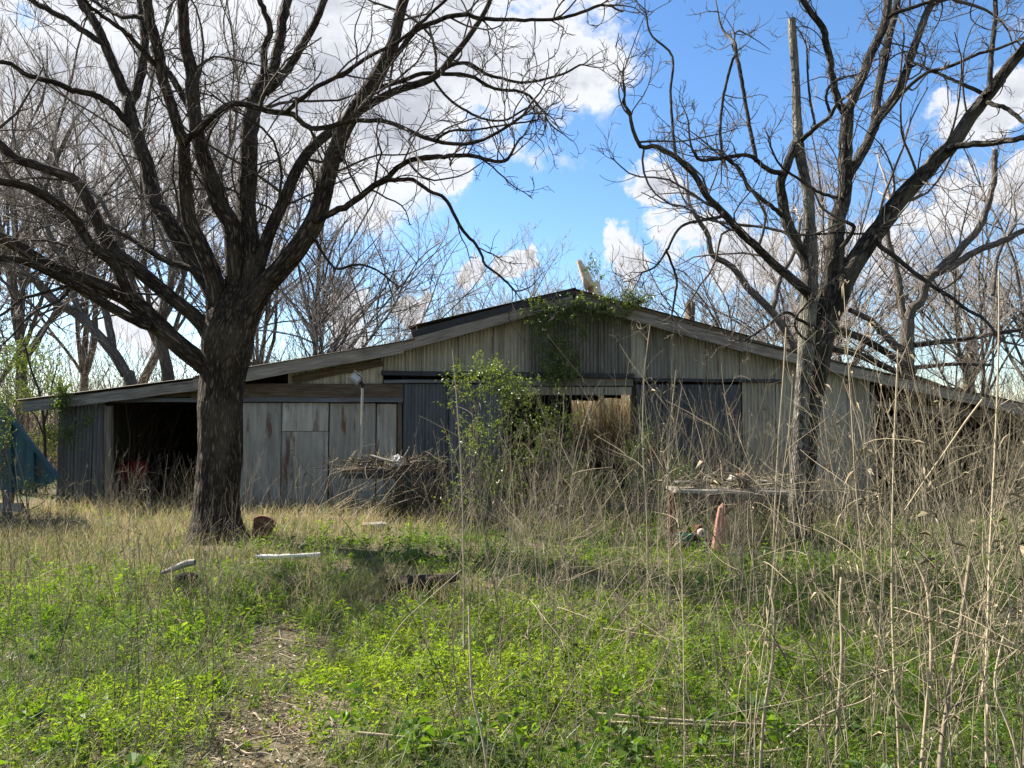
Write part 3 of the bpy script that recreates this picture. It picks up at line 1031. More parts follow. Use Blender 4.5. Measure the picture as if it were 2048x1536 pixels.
def left_tree():
    Y = 11.2
    base = P(433, 1062, Y)
    t = thing('tree', (base[0], base[1], 0), 'big dark bare tree with a thick trunk, before the left half of the barn', 'tree', None)
    trunk = digit([(431, 1092, 74), (432, 1072, 61), (433, 1055, 53), (435, 1020, 45), (438, 950, 42), (440, 880, 41), (442, 800, 42), (446, 745, 45), (453, 690, 51), (466, 640, 46), (476, 600, 36), (482, 570, 22)], Y)
    limb_part(t, 'trunk', trunk, M['bark_dark'], 110, 96, 0.10, 1, 0.0, ridge=0.075)
    S = {
        'a': (lin([(432, 745), (406, 728), (338, 672), (260, 600), (182, 566), (104, 537), (39, 495), (0, 475), (-50, 450)], 26, 11), -1.6),
        'b': (lin([(300, 652), (250, 631), (182, 589), (143, 568), (104, 547), (52, 524), (0, 516), (-40, 520)], 12, 8), -2.1),
        'c': (lin([(262, 600), (229, 532), (182, 490), (146, 433), (104, 402), (52, 373), (-10, 362), (-50, 350)], 13, 9), -1.2),
        'd': (lin([(440, 720), (427, 690), (401, 644), (338, 592), (273, 537), (229, 506), (208, 472), (187, 425), (169, 389), (146, 358), (117, 346), (65, 328), (31, 318), (0, 289), (-40, 260)], 19, 9), -0.5),
        'e': (lin([(425, 570), (406, 547), (328, 519), (276, 485), (214, 451), (170, 420), (120, 405)], 10, 4), 1.2),
        'f': (lin([(440, 690), (432, 620), (427, 558), (401, 490), (378, 438), (370, 360), (368, 281)], 24, 14), -0.7),
        'g': (lin([(368, 285), (359, 265), (341, 208), (325, 156), (318, 104), (300, 39), (288, -30)], 14, 12), -0.5),
        'h': (lin([(440, 620), (415, 565), (378, 512), (338, 446), (307, 394), (294, 333), (273, 273), (257, 221), (260, 200)], 22, 15), 0.9),
        'i': (lin([(259, 204), (247, 177), (221, 117), (193, 52), (160, 0), (140, -40)], 13, 9), 0.3),
        'j': (lin([(262, 204), (273, 182), (284, 130), (289, 78), (281, 0), (278, -40)], 12, 9), 0.8),
        'k': (lin([(258, 250), (221, 208), (182, 187), (143, 180), (117, 167), (73, 156), (47, 146), (21, 128), (0, 125), (-40, 122)], 8, 5), -1.0),
        'l': (lin([(205, 85), (167, 62), (135, 39), (99, 21), (62, 0), (30, -20)], 8, 6), 0.5),
        'm': (lin([(322, 145), (310, 130), (276, 91), (245, 60), (208, 34), (182, 13), (150, -20)], 7, 4), -1.2),
        'n': (lin([(300, 42), (286, 34), (247, 34), (221, 23), (187, 0), (160, -20)], 6, 4), 0.7),
        'o': (lin([(466, 640), (470, 570), (469, 506), (464, 451), (437, 407), (425, 366), (406, 312), (391, 247), (385, 182), (385, 143), (370, 91), (365, 0), (364, -40)], 24, 12), -0.2),
        'p': (lin([(392, 255), (375, 208), (352, 169), (338, 146), (318, 122), (305, 95)], 9, 6), 0.6),
        'q': (lin([(478, 650), (500, 560), (501, 500), (495, 450), (492, 400), (496, 312), (501, 247), (514, 190), (530, 160)], 26, 18), 0.7),
        'r': (lin([(527, 172), (529, 104), (540, 57), (519, 0), (510, -30)], 9, 6), 0.0),
        's': (lin([(532, 175), (545, 140), (558, 91), (566, 39), (576, -10), (582, -40)], 13, 11), 0.9),
        't': (lin([(530, 185), (550, 170), (584, 125), (615, 73), (636, 34), (652, -10), (662, -40)], 11, 8), 0.2),
        'u': (lin([(478, 680), (500, 620), (530, 570), (558, 542), (605, 485), (636, 428), (657, 345), (678, 281), (701, 234), (735, 182), (761, 138), (785, 91), (800, 26), (811, -10), (818, -40)], 28, 11), -0.7),
        'v': (lin([(626, 446), (641, 436), (701, 407), (740, 376), (774, 357), (805, 328), (850, 315), (897, 312), (936, 310), (975, 320), (1001, 323), (1016, 318), (1028, 296)], 9, 3), -1.3),
        'w': (lin([(770, 360), (785, 360), (826, 360), (858, 381), (889, 396), (910, 433), (928, 464), (949, 485), (964, 511), (970, 529), (1001, 553), (1030, 582)], 5.5, 2.5), -0.5),
        'x': (lin([(490, 640), (514, 545), (545, 451), (571, 394), (592, 344), (621, 299), (657, 266), (695, 240), (740, 208), (792, 182), (865, 156), (902, 117), (936, 75), (975, 13), (985, -30)], 16, 5), 1.0),
        'y': (lin([(745, 178), (805, 161), (844, 146), (884, 148), (938, 151), (975, 172), (1001, 180), (1050, 186), (1090, 225)], 6, 3), 0.5),
        'z': (lin([(885, 140), (897, 133), (933, 125), (970, 146), (1001, 156), (1050, 165), (1120, 150), (1160, 130)], 5, 2.5), 0.8),
        'aa': (lin([(775, 130), (787, 117), (831, 62), (884, 39), (923, 29), (962, 36), (1001, 39), (1060, 40), (1130, 35), (1200, 10)], 7, 3.5), -0.9),
        'ab': (lin([(368, 288), (380, 276), (411, 250), (443, 216), (469, 206), (510, 213), (532, 221), (584, 227), (605, 247), (631, 258), (675, 250), (727, 240), (780, 245), (832, 268), (871, 281), (923, 289), (962, 281), (1000, 262), (1045, 232)], 9, 3.5), -1.6),
        'ac': (lin([(572, 224), (636, 172), (688, 146), (740, 112), (792, 86), (845, 42), (886, 5), (910, -20)], 5.5, 3.5), -0.8),
        'ad': (lin([(620, 470), (630, 480), (647, 508), (673, 537), (714, 529), (753, 540), (790, 568)], 4.5, 2.0), -0.6),
        'ae': (lin([(865, 156), (900, 200), (960, 235), (1010, 240), (1060, 215), (1085, 240)], 3.5, 2.0), -1.0),
        'af': (lin([(871, 281), (900, 262), (945, 260), (1010, 250), (1075, 240)], 3.2, 2.0), -0.4),
        'ag': (lin([(143, 568), (110, 580), (70, 590), (40, 600), (10, 625), (-20, 640)], 4.5, 3), -0.8),
        'ah': (lin([(140, 578), (120, 600), (75, 620), (50, 640), (30, 665), (5, 690)], 4, 2), -0.5),
    }
    starts = {'b': 0.5, 'c': 0.6, 'v': 0.35, 'w': 0.5}
    limbs = []
    for i, (kk, (pts, dy)) in enumerate(S.items()):
        # depth where a limb leaves its parent: the parent's depth there
        y0 = {'b': Y - 0.5, 'c': Y - 0.6, 'e': Y - 0.2, 'g': Y - 0.75, 'i': Y + 0.9, 'j': Y + 0.9, 'k': Y + 0.6, 'l': Y + 1.0, 'm': Y - 0.9, 'n': Y - 1.2,
              'p': Y - 0.1, 'r': Y + 0.65, 's': Y + 0.65, 't': Y + 0.65, 'v': Y - 0.25, 'w': Y - 0.7, 'y': Y + 0.6, 'z': Y + 0.85, 'aa': Y - 0.5, 'ab': Y - 0.75,
              'ac': Y - 1.3, 'ad': Y - 0.2, 'ae': Y + 0.8, 'af': Y - 2.0, 'ag': Y - 1.5, 'ah': Y - 1.5}.get(kk, Y)
        d = digit([(a_, b_, c_ * 0.84) for a_, b_, c_ in pts], y0, dy)
        limbs.append(d)
        hw = pts[0][2]
        limb_part(t, 'limb', d, M['bark_dark'], 60 if hw > 15 else (40 if len(pts) > 9 else 26), 48 if hw > 15 else (16 if hw > 9 else 9), 0.10, 20 + i, (0.02 if hw > 15 else 0.08) if hw > 9 else 0.16, ridge=0.07 if hw > 15 else 0)
    dress_tree(t, limbs, M['twig_dark'], 11, dens=3.5, tw=1.05, rmin=0.005)
    return t


def right_tree():
    Y = 11.2
    base = P(1600, 1085, Y)
    t = thing('tree', (base[0], base[1], 0), 'grey bare tree with two fused trunks and a snapped stem, before the right barn half', 'tree')
    B = M['bark_grey']
    left = digit([(1592, 1100, 21), (1594, 1080, 18), (1595, 1000, 16), (1597, 940, 15), (1603, 824, 15), (1611, 711, 16), (1617, 620, 17), (1619, 559, 15), (1621, 493, 14), (1619, 449, 12), (1616, 393, 11), (1607, 345, 10), (1599, 300, 10), (1594, 234, 9), (1591, 156, 8), (1586, 78, 8), (1583, 38, 7.5)], Y)
    limb_part(t, 'trunk', left, M['bark_pale_lit'], 120, 48, 0.14, 3, 0.01, ridge=0.09, label='lichen-grey trunk, paled as the sunlit side, that ends in a snapped upright stem')
    right = digit([(1610, 1100, 22), (1608, 1080, 18), (1609, 1000, 17), (1612, 940, 17), (1622, 824, 19), (1638, 711, 22), (1651, 640, 27), (1662, 590, 26), (1668, 540, 20), (1671, 490, 17)], Y + 0.12)
    limb_part(t, 'trunk', right, B, 110, 60, 0.12, 4, 0.01, ridge=0.085)
    S = [
        (lin([(1668, 545), (1671, 500), (1672, 449), (1688, 393), (1690, 340), (1690, 300), (1694, 247), (1696, 216)], 19, 13), 0.1, 0.0),
        (lin([(1695, 230), (1681, 215), (1668, 169), (1657, 104), (1647, 60), (1626, 31), (1605, 0), (1595, -25)], 9, 6), 0.1, -0.6),
        (lin([(1693, 235), (1704, 205), (1725, 151), (1746, 99), (1769, 47), (1777, -10), (1782, -40)], 11, 9), 0.1, 0.3),
        (lin([(1765, 55), (1782, 31), (1821, 16), (1866, 0), (1900, -15)], 5, 3.5), 0.3, -0.4),
        (lin([(1688, 365), (1704, 339), (1730, 294), (1756, 240), (1787, 195), (1808, 156), (1821, 117), (1834, 78), (1850, 34), (1868, 5), (1900, -6)], 12, 7), 0.1, 0.9),
        (lin([(1748, 258), (1752, 225), (1754, 195), (1767, 130), (1780, 65), (1790, 26), (1797, -20)], 10, 8), 0.3, 0.7),
        (lin([(1740, 268), (1782, 214), (1824, 167), (1860, 143), (1902, 133), (1952, 109), (1991, 99), (2043, 78), (2090, 60)], 4.5, 2.8), -0.1, -1.0),
        (lin([(1655, 640), (1680, 580), (1703, 537), (1741, 482), (1772, 437), (1814, 383), (1860, 333), (1907, 284), (1944, 229), (1985, 177), (2022, 128), (2048, 99), (2090, 40)], 24, 10), 0.1, -0.8),
        (lin([(1895, 300), (1907, 294), (1939, 289), (1978, 286), (2017, 281), (2048, 276), (2120, 270)], 8, 6), -0.4, -1.0),
        (lin([(1980, 185), (1980, 160), (1983, 104), (1991, 39), (1991, -10), (1993, -40)], 6, 4.5), -0.6, 0.2),
        (lin([(1970, 192), (1965, 187), (1926, 169), (1886, 151), (1834, 128)], 5, 3), -0.6, 1.0),
        (lin([(1975, 205), (1983, 208), (2011, 216), (2048, 245), (2090, 280)], 5.5, 4), -0.5, -0.7),
        (lin([(1755, 470), (1759, 491), (1792, 515), (1832, 548), (1869, 575), (1898, 592), (1936, 621), (1969, 639), (2002, 681)], 6, 3), -0.3, -0.8),
        (lin([(1648, 610), (1655, 560), (1661, 526), (1692, 484), (1708, 455), (1692, 444)], 7, 4), -0.3, -0.4),
        (lin([(1590, 470), (1648, 468), (1681, 464), (1723, 468), (1759, 455)], 3, 2.2), -0.3, -0.1),
        (lin([(1614, 540), (1610, 515), (1588, 475), (1572, 437), (1563, 393), (1561, 365), (1570, 340), (1581, 312), (1591, 286)], 13, 9), 0.0, 0.0),
        (lin([(1568, 352), (1560, 346), (1539, 341), (1516, 323), (1492, 310), (1453, 315), (1401, 320), (1385, 300)], 6.5, 3.2), 0.0, -0.8),
        (lin([(1512, 322), (1511, 312), (1498, 247), (1487, 182), (1472, 104), (1468, 85)], 4.6, 4.2), -0.4, 0.3),
        (lin([(1470, 112), (1466, 117), (1448, 187), (1440, 260), (1446, 312)], 3.2, 3.2), -0.4, 0.0),
        (lin([(1595, 285), (1605, 279), (1631, 255), (1660, 232), (1672, 210), (1690, 195)], 7, 3), 0.0, -0.5),
        (lin([(1630, 258), (1629, 245), (1618, 182), (1614, 99)], 3.2, 2.2), -0.2, 0.2),
        (lin([(1658, 236), (1660, 225), (1652, 195), (1662, 169), (1686, 156), (1710, 150)], 3.6, 2), -0.3, 0.3),
        (lin([(1625, 600), (1610, 581), (1577, 553), (1543, 524), (1510, 491), (1473, 455), (1442, 420), (1411, 389), (1393, 355), (1362, 323), (1326, 299), (1305, 292), (1282, 294), (1266, 260), (1258, 221), (1246, 208), (1250, 190)], 11, 2.5), -0.1, -1.8),
        (lin([(1355, 318), (1352, 312), (1347, 268), (1341, 190), (1344, 112), (1302, 70), (1292, 26)], 4, 2), -1.3, 0.4),
        (lin([(1446, 424), (1442, 433), (1400, 442), (1360, 455), (1333, 502), (1311, 533), (1285, 545)], 4.2, 2), -1.0, -0.6),
        (lin([(1336, 498), (1333, 502), (1353, 555), (1350, 590), (1344, 628)], 3, 2.2), -1.4, 0.2),
        (lin([(1565, 432), (1559, 426), (1532, 404), (1499, 378), (1492, 366), (1479, 338), (1456, 320)], 5.5, 3.6), 0.0, -0.5),
        (lin([(1612, 500), (1580, 470), (1530, 455), (1470, 448), (1420, 440)], 4, 2.2), 0.0, 1.1),
        (lin([(1640, 660), (1600, 640), (1570, 625), (1530, 655), (1490, 680)], 4, 2.5), -0.2, -0.5),
        (lin([(1645, 720), (1630, 690), (1600, 670), (1590, 640), (1620, 600)], 3.5, 2), -0.2, -0.9),
        (lin([(1690, 400), (1640, 385), (1600, 360), (1560, 330), (1540, 290)], 4, 2), 0.0, -1.0),
    ]
    limbs = []
    for i, (pts, y0, dy) in enumerate(S):
        d = digit([(a_, b_, c_ * 0.9) for a_, b_, c_ in pts], Y + y0, dy)
        limbs.append(d)
        hw = pts[0][2]
        limb_part(t, 'limb', d, B, 40 if len(pts) > 9 else 24, 16 if hw > 9 else 9, 0.10, 120 + i, 0.06 if hw > 9 else 0.13)
    dress_tree(t, limbs, M['twig_grey'], 23, dens=3.7, tw=1.15, rmin=0.0045)
    return t


def far_tree_meshes(seed, H=10.0, spread=0.55, trunkh=0.28, stems=6, lean=(0, 0), tw=1.0, thick=1.0):
    """a bare tree at the origin: mesh of trunk and limbs, mesh of the crown's branches and twigs"""
    r = np.random.RandomState(seed)
    mt, mc = MB(), MB()
    r0 = 0.021 * H * thick
    th = H * trunkh
    p, ra, d = grow(np.zeros((1, 3)), unit(np.array([[lean[0], lean[1], 1.0]])), np.array([th]), np.array([r0 * 1.25]), 8, 0.07, 0.02, 0.75, r)
    tube_batch(mt, p, ra, 12, rough=0.12, seed=seed)
    st = np.repeat(p[:, -1], stems, 0) + r.normal(0, 0.03, (stems, 3))
    az = np.arange(stems) * 2 * math.pi / stems + r.uniform(-0.4, 0.4, stems)
    sp = r.uniform(0.25, 1.0, stems) * spread * 1.6
    dd = unit(np.column_stack([np.cos(az) * sp + lean[0], np.sin(az) * sp + lean[1], np.ones(stems)]))
    L = (H - th) * r.uniform(0.65, 1.05, stems)
    p1, r1, d1 = grow(st, dd, L, r0 * 0.62 * r.uniform(0.6, 1.0, stems), 14, 0.11, 0.03, 0.22, r)
    tube_batch(mt, p1, r1, 9, rough=0.1, seed=seed + 1)
    a = spawn(p1, r1, d1, L, 1.9, 0.15, (25, 65), 0.42, 0.8, 4.0, (0.006, 0.012), 0.2, r)
    p2, r2, d2 = grow(a[0], a[1], a[2], a[3], 9, 0.14, 0.05, 0.35, r)
    tube_batch(mt, p2, r2, 6)
    L2 = a[2]
    a = spawn(p2, r2, d2, L2, 3.4 * tw, 0.1, (25, 60), 0.42, 0.3, 1.5, (0.004, 0.005), 0.25, r)
    p3, r3, d3 = grow(a[0], a[1], a[2], np.maximum(a[3], 0.006), 5, 0.14, 0.07, 0.5, r)
    tube_batch(mc, p3, r3, 4, tint=r.uniform(0.1, 0.6, len(p3)))
    a = spawn(p3, r3, d3, a[2], 5.0 * tw, 0.15, (20, 55), 0.5, 0.15, 0.7, (0.004, 0.003), 0.3, r)
    p4, r4, d4 = grow(a[0], a[1], a[2], np.maximum(a[3], 0.0055), 3, 0.14, 0.08, 0.7, r)
    tube_batch(mc, p4, r4, 3, tint=r.uniform(0.2, 0.8, len(p4)))
    return mt, mc


def make_far_trees():
    kinds = []
    for s, (H, spread, th, st) in enumerate([(12, 0.62, 0.3, 7), (11, 0.42, 0.22, 6), (9, 0.75, 0.18, 7), (8, 0.5, 0.12, 9)]):
        mt, mc = far_tree_meshes(300 + s, H, spread, th, st, thick=0.5, tw=1.15)
        kinds.append((H, mt.mesh('trunk', M['bark_far'], True), mc.mesh('crown', M['twig_far_hazy'], True)))
    # (column of the trunk, distance, row of the top, kind, label)
    spots = [
        (345, 26.0, 30, 0, 'tall pale bare tree with a straight trunk, directly behind the big dark tree'),
        (60, 30.0, 60, 1, 'pale bare tree with fine upright twigs at the left edge of the photo, tallest there'),
        (150, 38.0, 210, 1, 'distant bare tree between the left edge and the leaning pale trunk'),
        (240, 40.0, 190, 0, 'distant bare tree seen behind the lowest left limb of the big dark tree'),
        (505, 40.0, 250, 1, 'slim bare tree showing just right of the big dark trunk, its top among the limbs'),
        (575, 27.0, 370, 2, 'forked pale bare tree over the lean-to roof, nearest right of the big trunk'),
        (655, 35.0, 320, 1, 'bare tree behind the lean-to roof with reddish fine twigs, second right of the big trunk'),
        (745, 42.0, 455, 3, 'small bare tree over the kink of the left roof'),
        (860, 52.0, 520, 3, 'low bare tree just left of the raised roof edge'),
        (960, 48.0, 505, 3, 'low round-topped bare tree over the middle of the left roof slope'),
        (1060, 56.0, 505, 2, 'low bare tree just left of the roof ridge'),
        (1235, 56.0, 525, 3, 'low bare tree just right of the roof ridge, behind the vine'),
        (1330, 44.0, 490, 3, 'bare tree beyond the right roof slope, left of the broken brown stump'),
        (1430, 40.0, 455, 2, 'bare tree beyond the right roof slope, right of the broken brown stump'),
        (1520, 30.0, 400, 2, 'spreading bare tree behind the right roof slope, left of the fused trunks'),
        (1590, 40.0, 430, 1, 'tall thin bare tree hidden behind the fused trunks'),
        (1700, 33.0, 330, 1, 'tall bare tree with upright twigs just right of the fused trunks'),
        (1890, 36.0, 380, 0, 'tall bare tree behind the fallen branches on the right'),
        (1990, 27.0, 330, 2, 'bare tree with dense low twigs near the right edge'),
        (2075, 34.0, 330, 1, 'bare tree half cut by the right edge of the photo'),
        (1140, 70.0, 540, 3, 'farthest low bare tree straight behind the roof ridge'),
        (20, 33.0, 250, 2, 'low spreading bare tree at the left edge behind the leafy thicket'),
    ]
    for i, (px, Y, top, kd, lab) in enumerate(spots):
        H, mt, mc = kinds[kd]
        x = float(P(px, 860, Y)[0])
        z1 = float(P(px, top, Y)[2])
        s = max(z1, 2.0) / (H * 0.93)
        t = thing('bare_tree', (x, Y, 0), lab, 'tree', 'bare trees behind the barn')
        t.scale = (s * rng.uniform(0.9, 1.1), s * rng.uniform(0.9, 1.1), s)
        t.rotation_euler = (0, 0, rng.uniform(0, 6.28))
        a = bpy.data.objects.new('trunk', mt)
        b = bpy.data.objects.new('crown', mc)
        for o in (a, b):
            COL.objects.link(o)
            o.parent = t
        tag(b, kind='stuff')
    return kinds


def digit_bg(name_label, trunk, limbs, Y, seed, mat='bark_far', tw='twig_far_hazy', dens=1.8):
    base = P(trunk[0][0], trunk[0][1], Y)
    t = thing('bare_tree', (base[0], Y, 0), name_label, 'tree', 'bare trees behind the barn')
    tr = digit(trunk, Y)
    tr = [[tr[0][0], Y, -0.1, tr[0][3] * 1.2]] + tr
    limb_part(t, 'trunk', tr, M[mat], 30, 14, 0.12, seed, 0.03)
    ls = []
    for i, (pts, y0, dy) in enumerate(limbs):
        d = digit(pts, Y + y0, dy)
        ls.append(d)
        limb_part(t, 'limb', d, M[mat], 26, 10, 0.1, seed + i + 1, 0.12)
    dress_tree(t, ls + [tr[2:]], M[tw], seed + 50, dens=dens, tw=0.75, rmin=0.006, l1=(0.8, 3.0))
    return t


left_tree()
right_tree()
far_kinds = make_far_trees()
digit_bg('leaning pale bare tree behind the left lean-to, trunk bending left under the big limbs',
         lin([(262, 770), (250, 745), (229, 709), (182, 654), (146, 623)], 12, 8),
         [(lin([(146, 623), (112, 605), (78, 568), (39, 542), (5, 521), (-40, 500)], 10, 7), 0, -0.5),
          (lin([(229, 709), (215, 640), (200, 590), (160, 480), (120, 380), (110, 300)], 8, 4), 0, 0.8),
          (lin([(182, 654), (150, 600), (130, 520), (100, 470), (90, 380), (140, 260)], 7, 4), 0, 0.5)], 22.0, 400)
digit_bg('grey bare tree with twisted forked limbs, right of the fused trunks behind the right bay',
         lin([(1812, 760), (1813, 720), (1814, 670), (1816, 640)], 15, 12),
         [(lin([(1816, 645), (1822, 618), (1843, 599), (1854, 559), (1892, 528), (1925, 493), (1958, 455), (1976, 409), (1987, 360), (1990, 300)], 11, 5), 0, -0.3),
          (lin([(1860, 552), (1900, 535), (1947, 504), (2002, 484), (2046, 462), (2090, 445)], 8, 5), -0.1, -0.5),
          (lin([(1815, 650), (1807, 626), (1799, 581), (1792, 537), (1775, 470), (1780, 400)], 9, 4), 0, 0.6),
          (lin([(1814, 700), (1790, 690), (1760, 660), (1740, 640), (1700, 620)], 9, 5), 0, -0.4),
          (lin([(1985, 590), (1990, 545), (2000, 500), (2030, 450)], 4, 3), 0, 0.8)], 21.5, 440)
digit_bg('pale bare tree leaning left over the right roof slope, left of the fused trunks',
         lin([(1590, 735), (1575, 670), (1540, 620), (1500, 580)], 9, 7),
         [(lin([(1500, 580), (1465, 535), (1425, 508), (1415, 470), (1400, 445), (1385, 420)], 7, 4), 0, -0.4),
          (lin([(1545, 625), (1560, 560), (1590, 500), (1600, 440)], 5, 3), 0, 0.4)], 23.0, 480)


def far_wood():
    """the low wood along the horizon: one mass"""
    mb = MB()
    r = np.random.RandomState(9)
    m = 1300
    x = r.uniform(-95, 95, m)
    y = r.uniform(62, 95, m)
    h = r.uniform(2.5, 8.5, m) * (0.75 + 0.25 * noise2(x, y, 8, 0.06, 3))
    d = unit(np.column_stack([r.normal(0, 0.16, m), r.normal(0, 0.16, m), np.ones(m)]))
    p, ra, dr = grow(np.column_stack([x, y, np.zeros(m)]), d, h, 0.012 + 0.009 * h, 4, 0.12, 0.03, 0.25, r)
    tube_batch(mb, p, ra, 3, tint=r.uniform(0, 0.6, m))
    a = spawn(p, ra, dr, h, 1.5, 0.1, (20, 60), 0.35, 0.5, 2.6, (0.012, 0.006), 0.3, r)
    p2, r2, d2 = grow(a[0], a[1], a[2], np.maximum(a[3], 0.014), 2, 0.15, 0.06, 0.6, r)
    tube_batch(mb, p2, r2, 3, tint=r.uniform(0.1, 0.8, len(p2)))
    o = mb.obj('distant_wood', M['twig_far_hazy'], None, True)
    tag(o, 'low mass of bare grey brown woodland along the horizon behind the barn', 'woodland', kind='stuff')


far_wood()


def thicket(name, label, x0, x1, y0, y1, n, h, seed, mat, tmean=0.5, spread=0.3):
    r = np.random.RandomState(seed)
    mb = MB()
    x = r.uniform(x0, x1, n)
    y = r.uniform(y0, y1, n)
    hh = r.uniform(h[0], h[1], n)
    d = unit(np.column_stack([r.normal(0, spread, n), r.normal(0, spread, n), np.ones(n)]))
    p, ra, dr = grow(np.column_stack([x, y, gz(x, y)]), d, hh, 0.004 + 0.0030 * hh, 4, 0.17, 0.0, 0.35, r)
    tube_batch(mb, p, ra, 3, tint=np.clip(r.normal(tmean, 0.25, n), 0, 1))
    a = spawn(p, ra, dr, hh, 1.15, 0.2, (20, 70), 0.4, 0.2, 1.1, (0.004, 0.003), 0.15, r)
    p2, r2, d2 = grow(a[0], a[1], a[2], np.maximum(a[3], 0.005), 2, 0.2, 0.02, 0.6, r)
    tube_batch(mb, p2, r2, 3, tint=np.clip(r.normal(tmean + 0.1, 0.25, len(p2)), 0, 1))
    o = mb.obj(name, mat, None, True)
    return tag(o, label, 'undergrowth', kind='stuff')


thicket('thicket', 'dense dry tan brush behind and left of the barn', -24, -9, 18.5, 31, 1900, (0.9, 3.4), 31, M['brush'], 0.45)
thicket('thicket', 'tall grey brown thicket rising over the left lean-to roof', -34, -8, 28, 42, 1500, (2.6, 6.8), 35, M['brush'], 0.3, 0.2)
thicket('thicket', 'grey brown thicket behind the roof right of the big trunk', -10, -2, 33, 44, 1500, (2.5, 6.0), 36, M['brush'], 0.3, 0.2)
thicket('thicket', 'sunlit tan brush seen through the open barn', -3, 10, 30.5, 37, 1700, (1.6, 5.2), 32, M['brush'], 0.8)
thicket('thicket', 'dry grey brush behind the right end of the barn', 6, 30, 29, 42, 1350, (2.0, 5.8), 33, M['brush'], 0.4)
thicket('thicket', 'dry brush standing on the far side of the lean-to roof', -9, -3, 29, 38, 1500, (1.5, 4.0), 34, M['brush'], 0.4)

# ------------------------------------------------------------------ leaves: shrubs and vines
def leaves(mb, pos, dirs, ln, wd, r, tint, droop=0.25):
    """folded pointed leaves: pos (n,3), dirs unit, length and width arrays"""
    n = len(pos)
    d = unit(dirs)
    rv = unit(r.normal(0, 1, (n, 3)) + np.array([0, 0, 0.6]))
    s = unit(np.cross(d, rv))
    up = np.cross(s, d)
    L = ln[:, None]
    W = wd[:, None] * 0.5
    a = pos
    tip = pos + d * L - np.array([0, 0, 1]) * (L * droop)
    mid = pos + d * L * 0.48
    l = mid + s * W + up * W * 0.35
    q = mid - s * W + up * W * 0.35
    V = np.stack([a, l, tip, q], 1).reshape(-1, 3)
    i = np.arange(n) * 4
    t = np.concatenate([np.column_stack([i, i + 1, i + 2]), np.column_stack([i, i + 2, i + 3])])
    mb.add(V, tris=t, tint=np.repeat(tint, 4))


def leafy(root, clumps, seed, leaf=(0.045, 0.016), per=11, stem_mat=None, leaf_mat=None, base=None, tint=(0.5, 0.25), mult=1.9):
    """clumps: (px, py, rx px, ry px, Y, depth m, sprigs)"""
    r = np.random.RandomState(seed)
    ms, ml = MB(), MB()
    for (px, py, rx, ry, Y, dep, ns) in clumps:
        ns = int(ns * mult)
        c = P(px, py, Y)
        sx, sz = rx / FPX * Y, ry / FPX * Y
        v = unit(r.normal(0, 1, (ns, 3))) * (r.uniform(0, 1, (ns, 1)) ** 0.5)
        # uneven: keep sprigs where a noise field is high
        s = c + v * np.array([sx, dep, sz])
        keep = noise2(s[:, 0] * 1.0 + s[:, 1], s[:, 2], seed + 5, 5.0, 3) > -0.18
        s = s[keep]
        s[:, 2] = np.maximum(s[:, 2], 0.05)
        m = len(s)
        d = unit(r.normal(0, 0.55, (m, 3)) + np.array([0, 0, 0.9]))
        L = r.uniform(0.16, 0.42, m)
        p, ra, dr = grow(s, d, L, np.full(m, 0.0035), 5, 0.22, 0.02, 0.5, r)
        tube_batch(ms, p, ra, 3, tint=r.uniform(0, 0.5, m))
        k = per
        t = r.uniform(0.05, 1, (m, k)) * 5
        i = np.clip(t.astype(int), 0, 4)
        u = (t - i)[..., None]
        bi = np.arange(m)[:, None]
        q = (p[bi, i] * (1 - u) + p[bi, i + 1] * u).reshape(-1, 3)
        dd = (dr[bi, i].reshape(-1, 3) * 0.5 + r.normal(0, 0.75, (m * k, 3)))
        ti = np.clip(np.repeat(r.normal(tint[0], tint[1], m), k) + r.normal(0, 0.12, m * k), 0, 1)
        leaves(ml, q, dd, leaf[0] * r.uniform(0.6, 1.3, m * k), leaf[1] * r.uniform(0.7, 1.3, m * k), r, ti)
        # a few carrying stems from the base to the clump
        if base is not None:
            kk = max(3, ns // 22)
            b = np.array(base) + np.column_stack([r.normal(0, 0.25, kk), r.normal(0, 0.15, kk), np.zeros(kk)])
            e = s[r.randint(0, m, kk)]
            pts = np.stack([b, b * 0.62 + e * 0.38 + r.normal(0, 0.1, (kk, 3)), b * 0.25 + e * 0.75 + r.normal(0, 0.08, (kk, 3)), e], 1)
            pts = np.array([catmull(z, 9) for z in pts])
            tube_batch(ms, pts, np.linspace(0.013, 0.004, 9)[None].repeat(kk, 0), 5, tint=r.uniform(0.2, 0.6, kk))
    ms.obj('stems', stem_mat or M['twig_grey'], root, True)['kind'] = 'stuff'
    ml.obj('foliage', leaf_mat or M['shrub'], root)['kind'] = 'stuff'


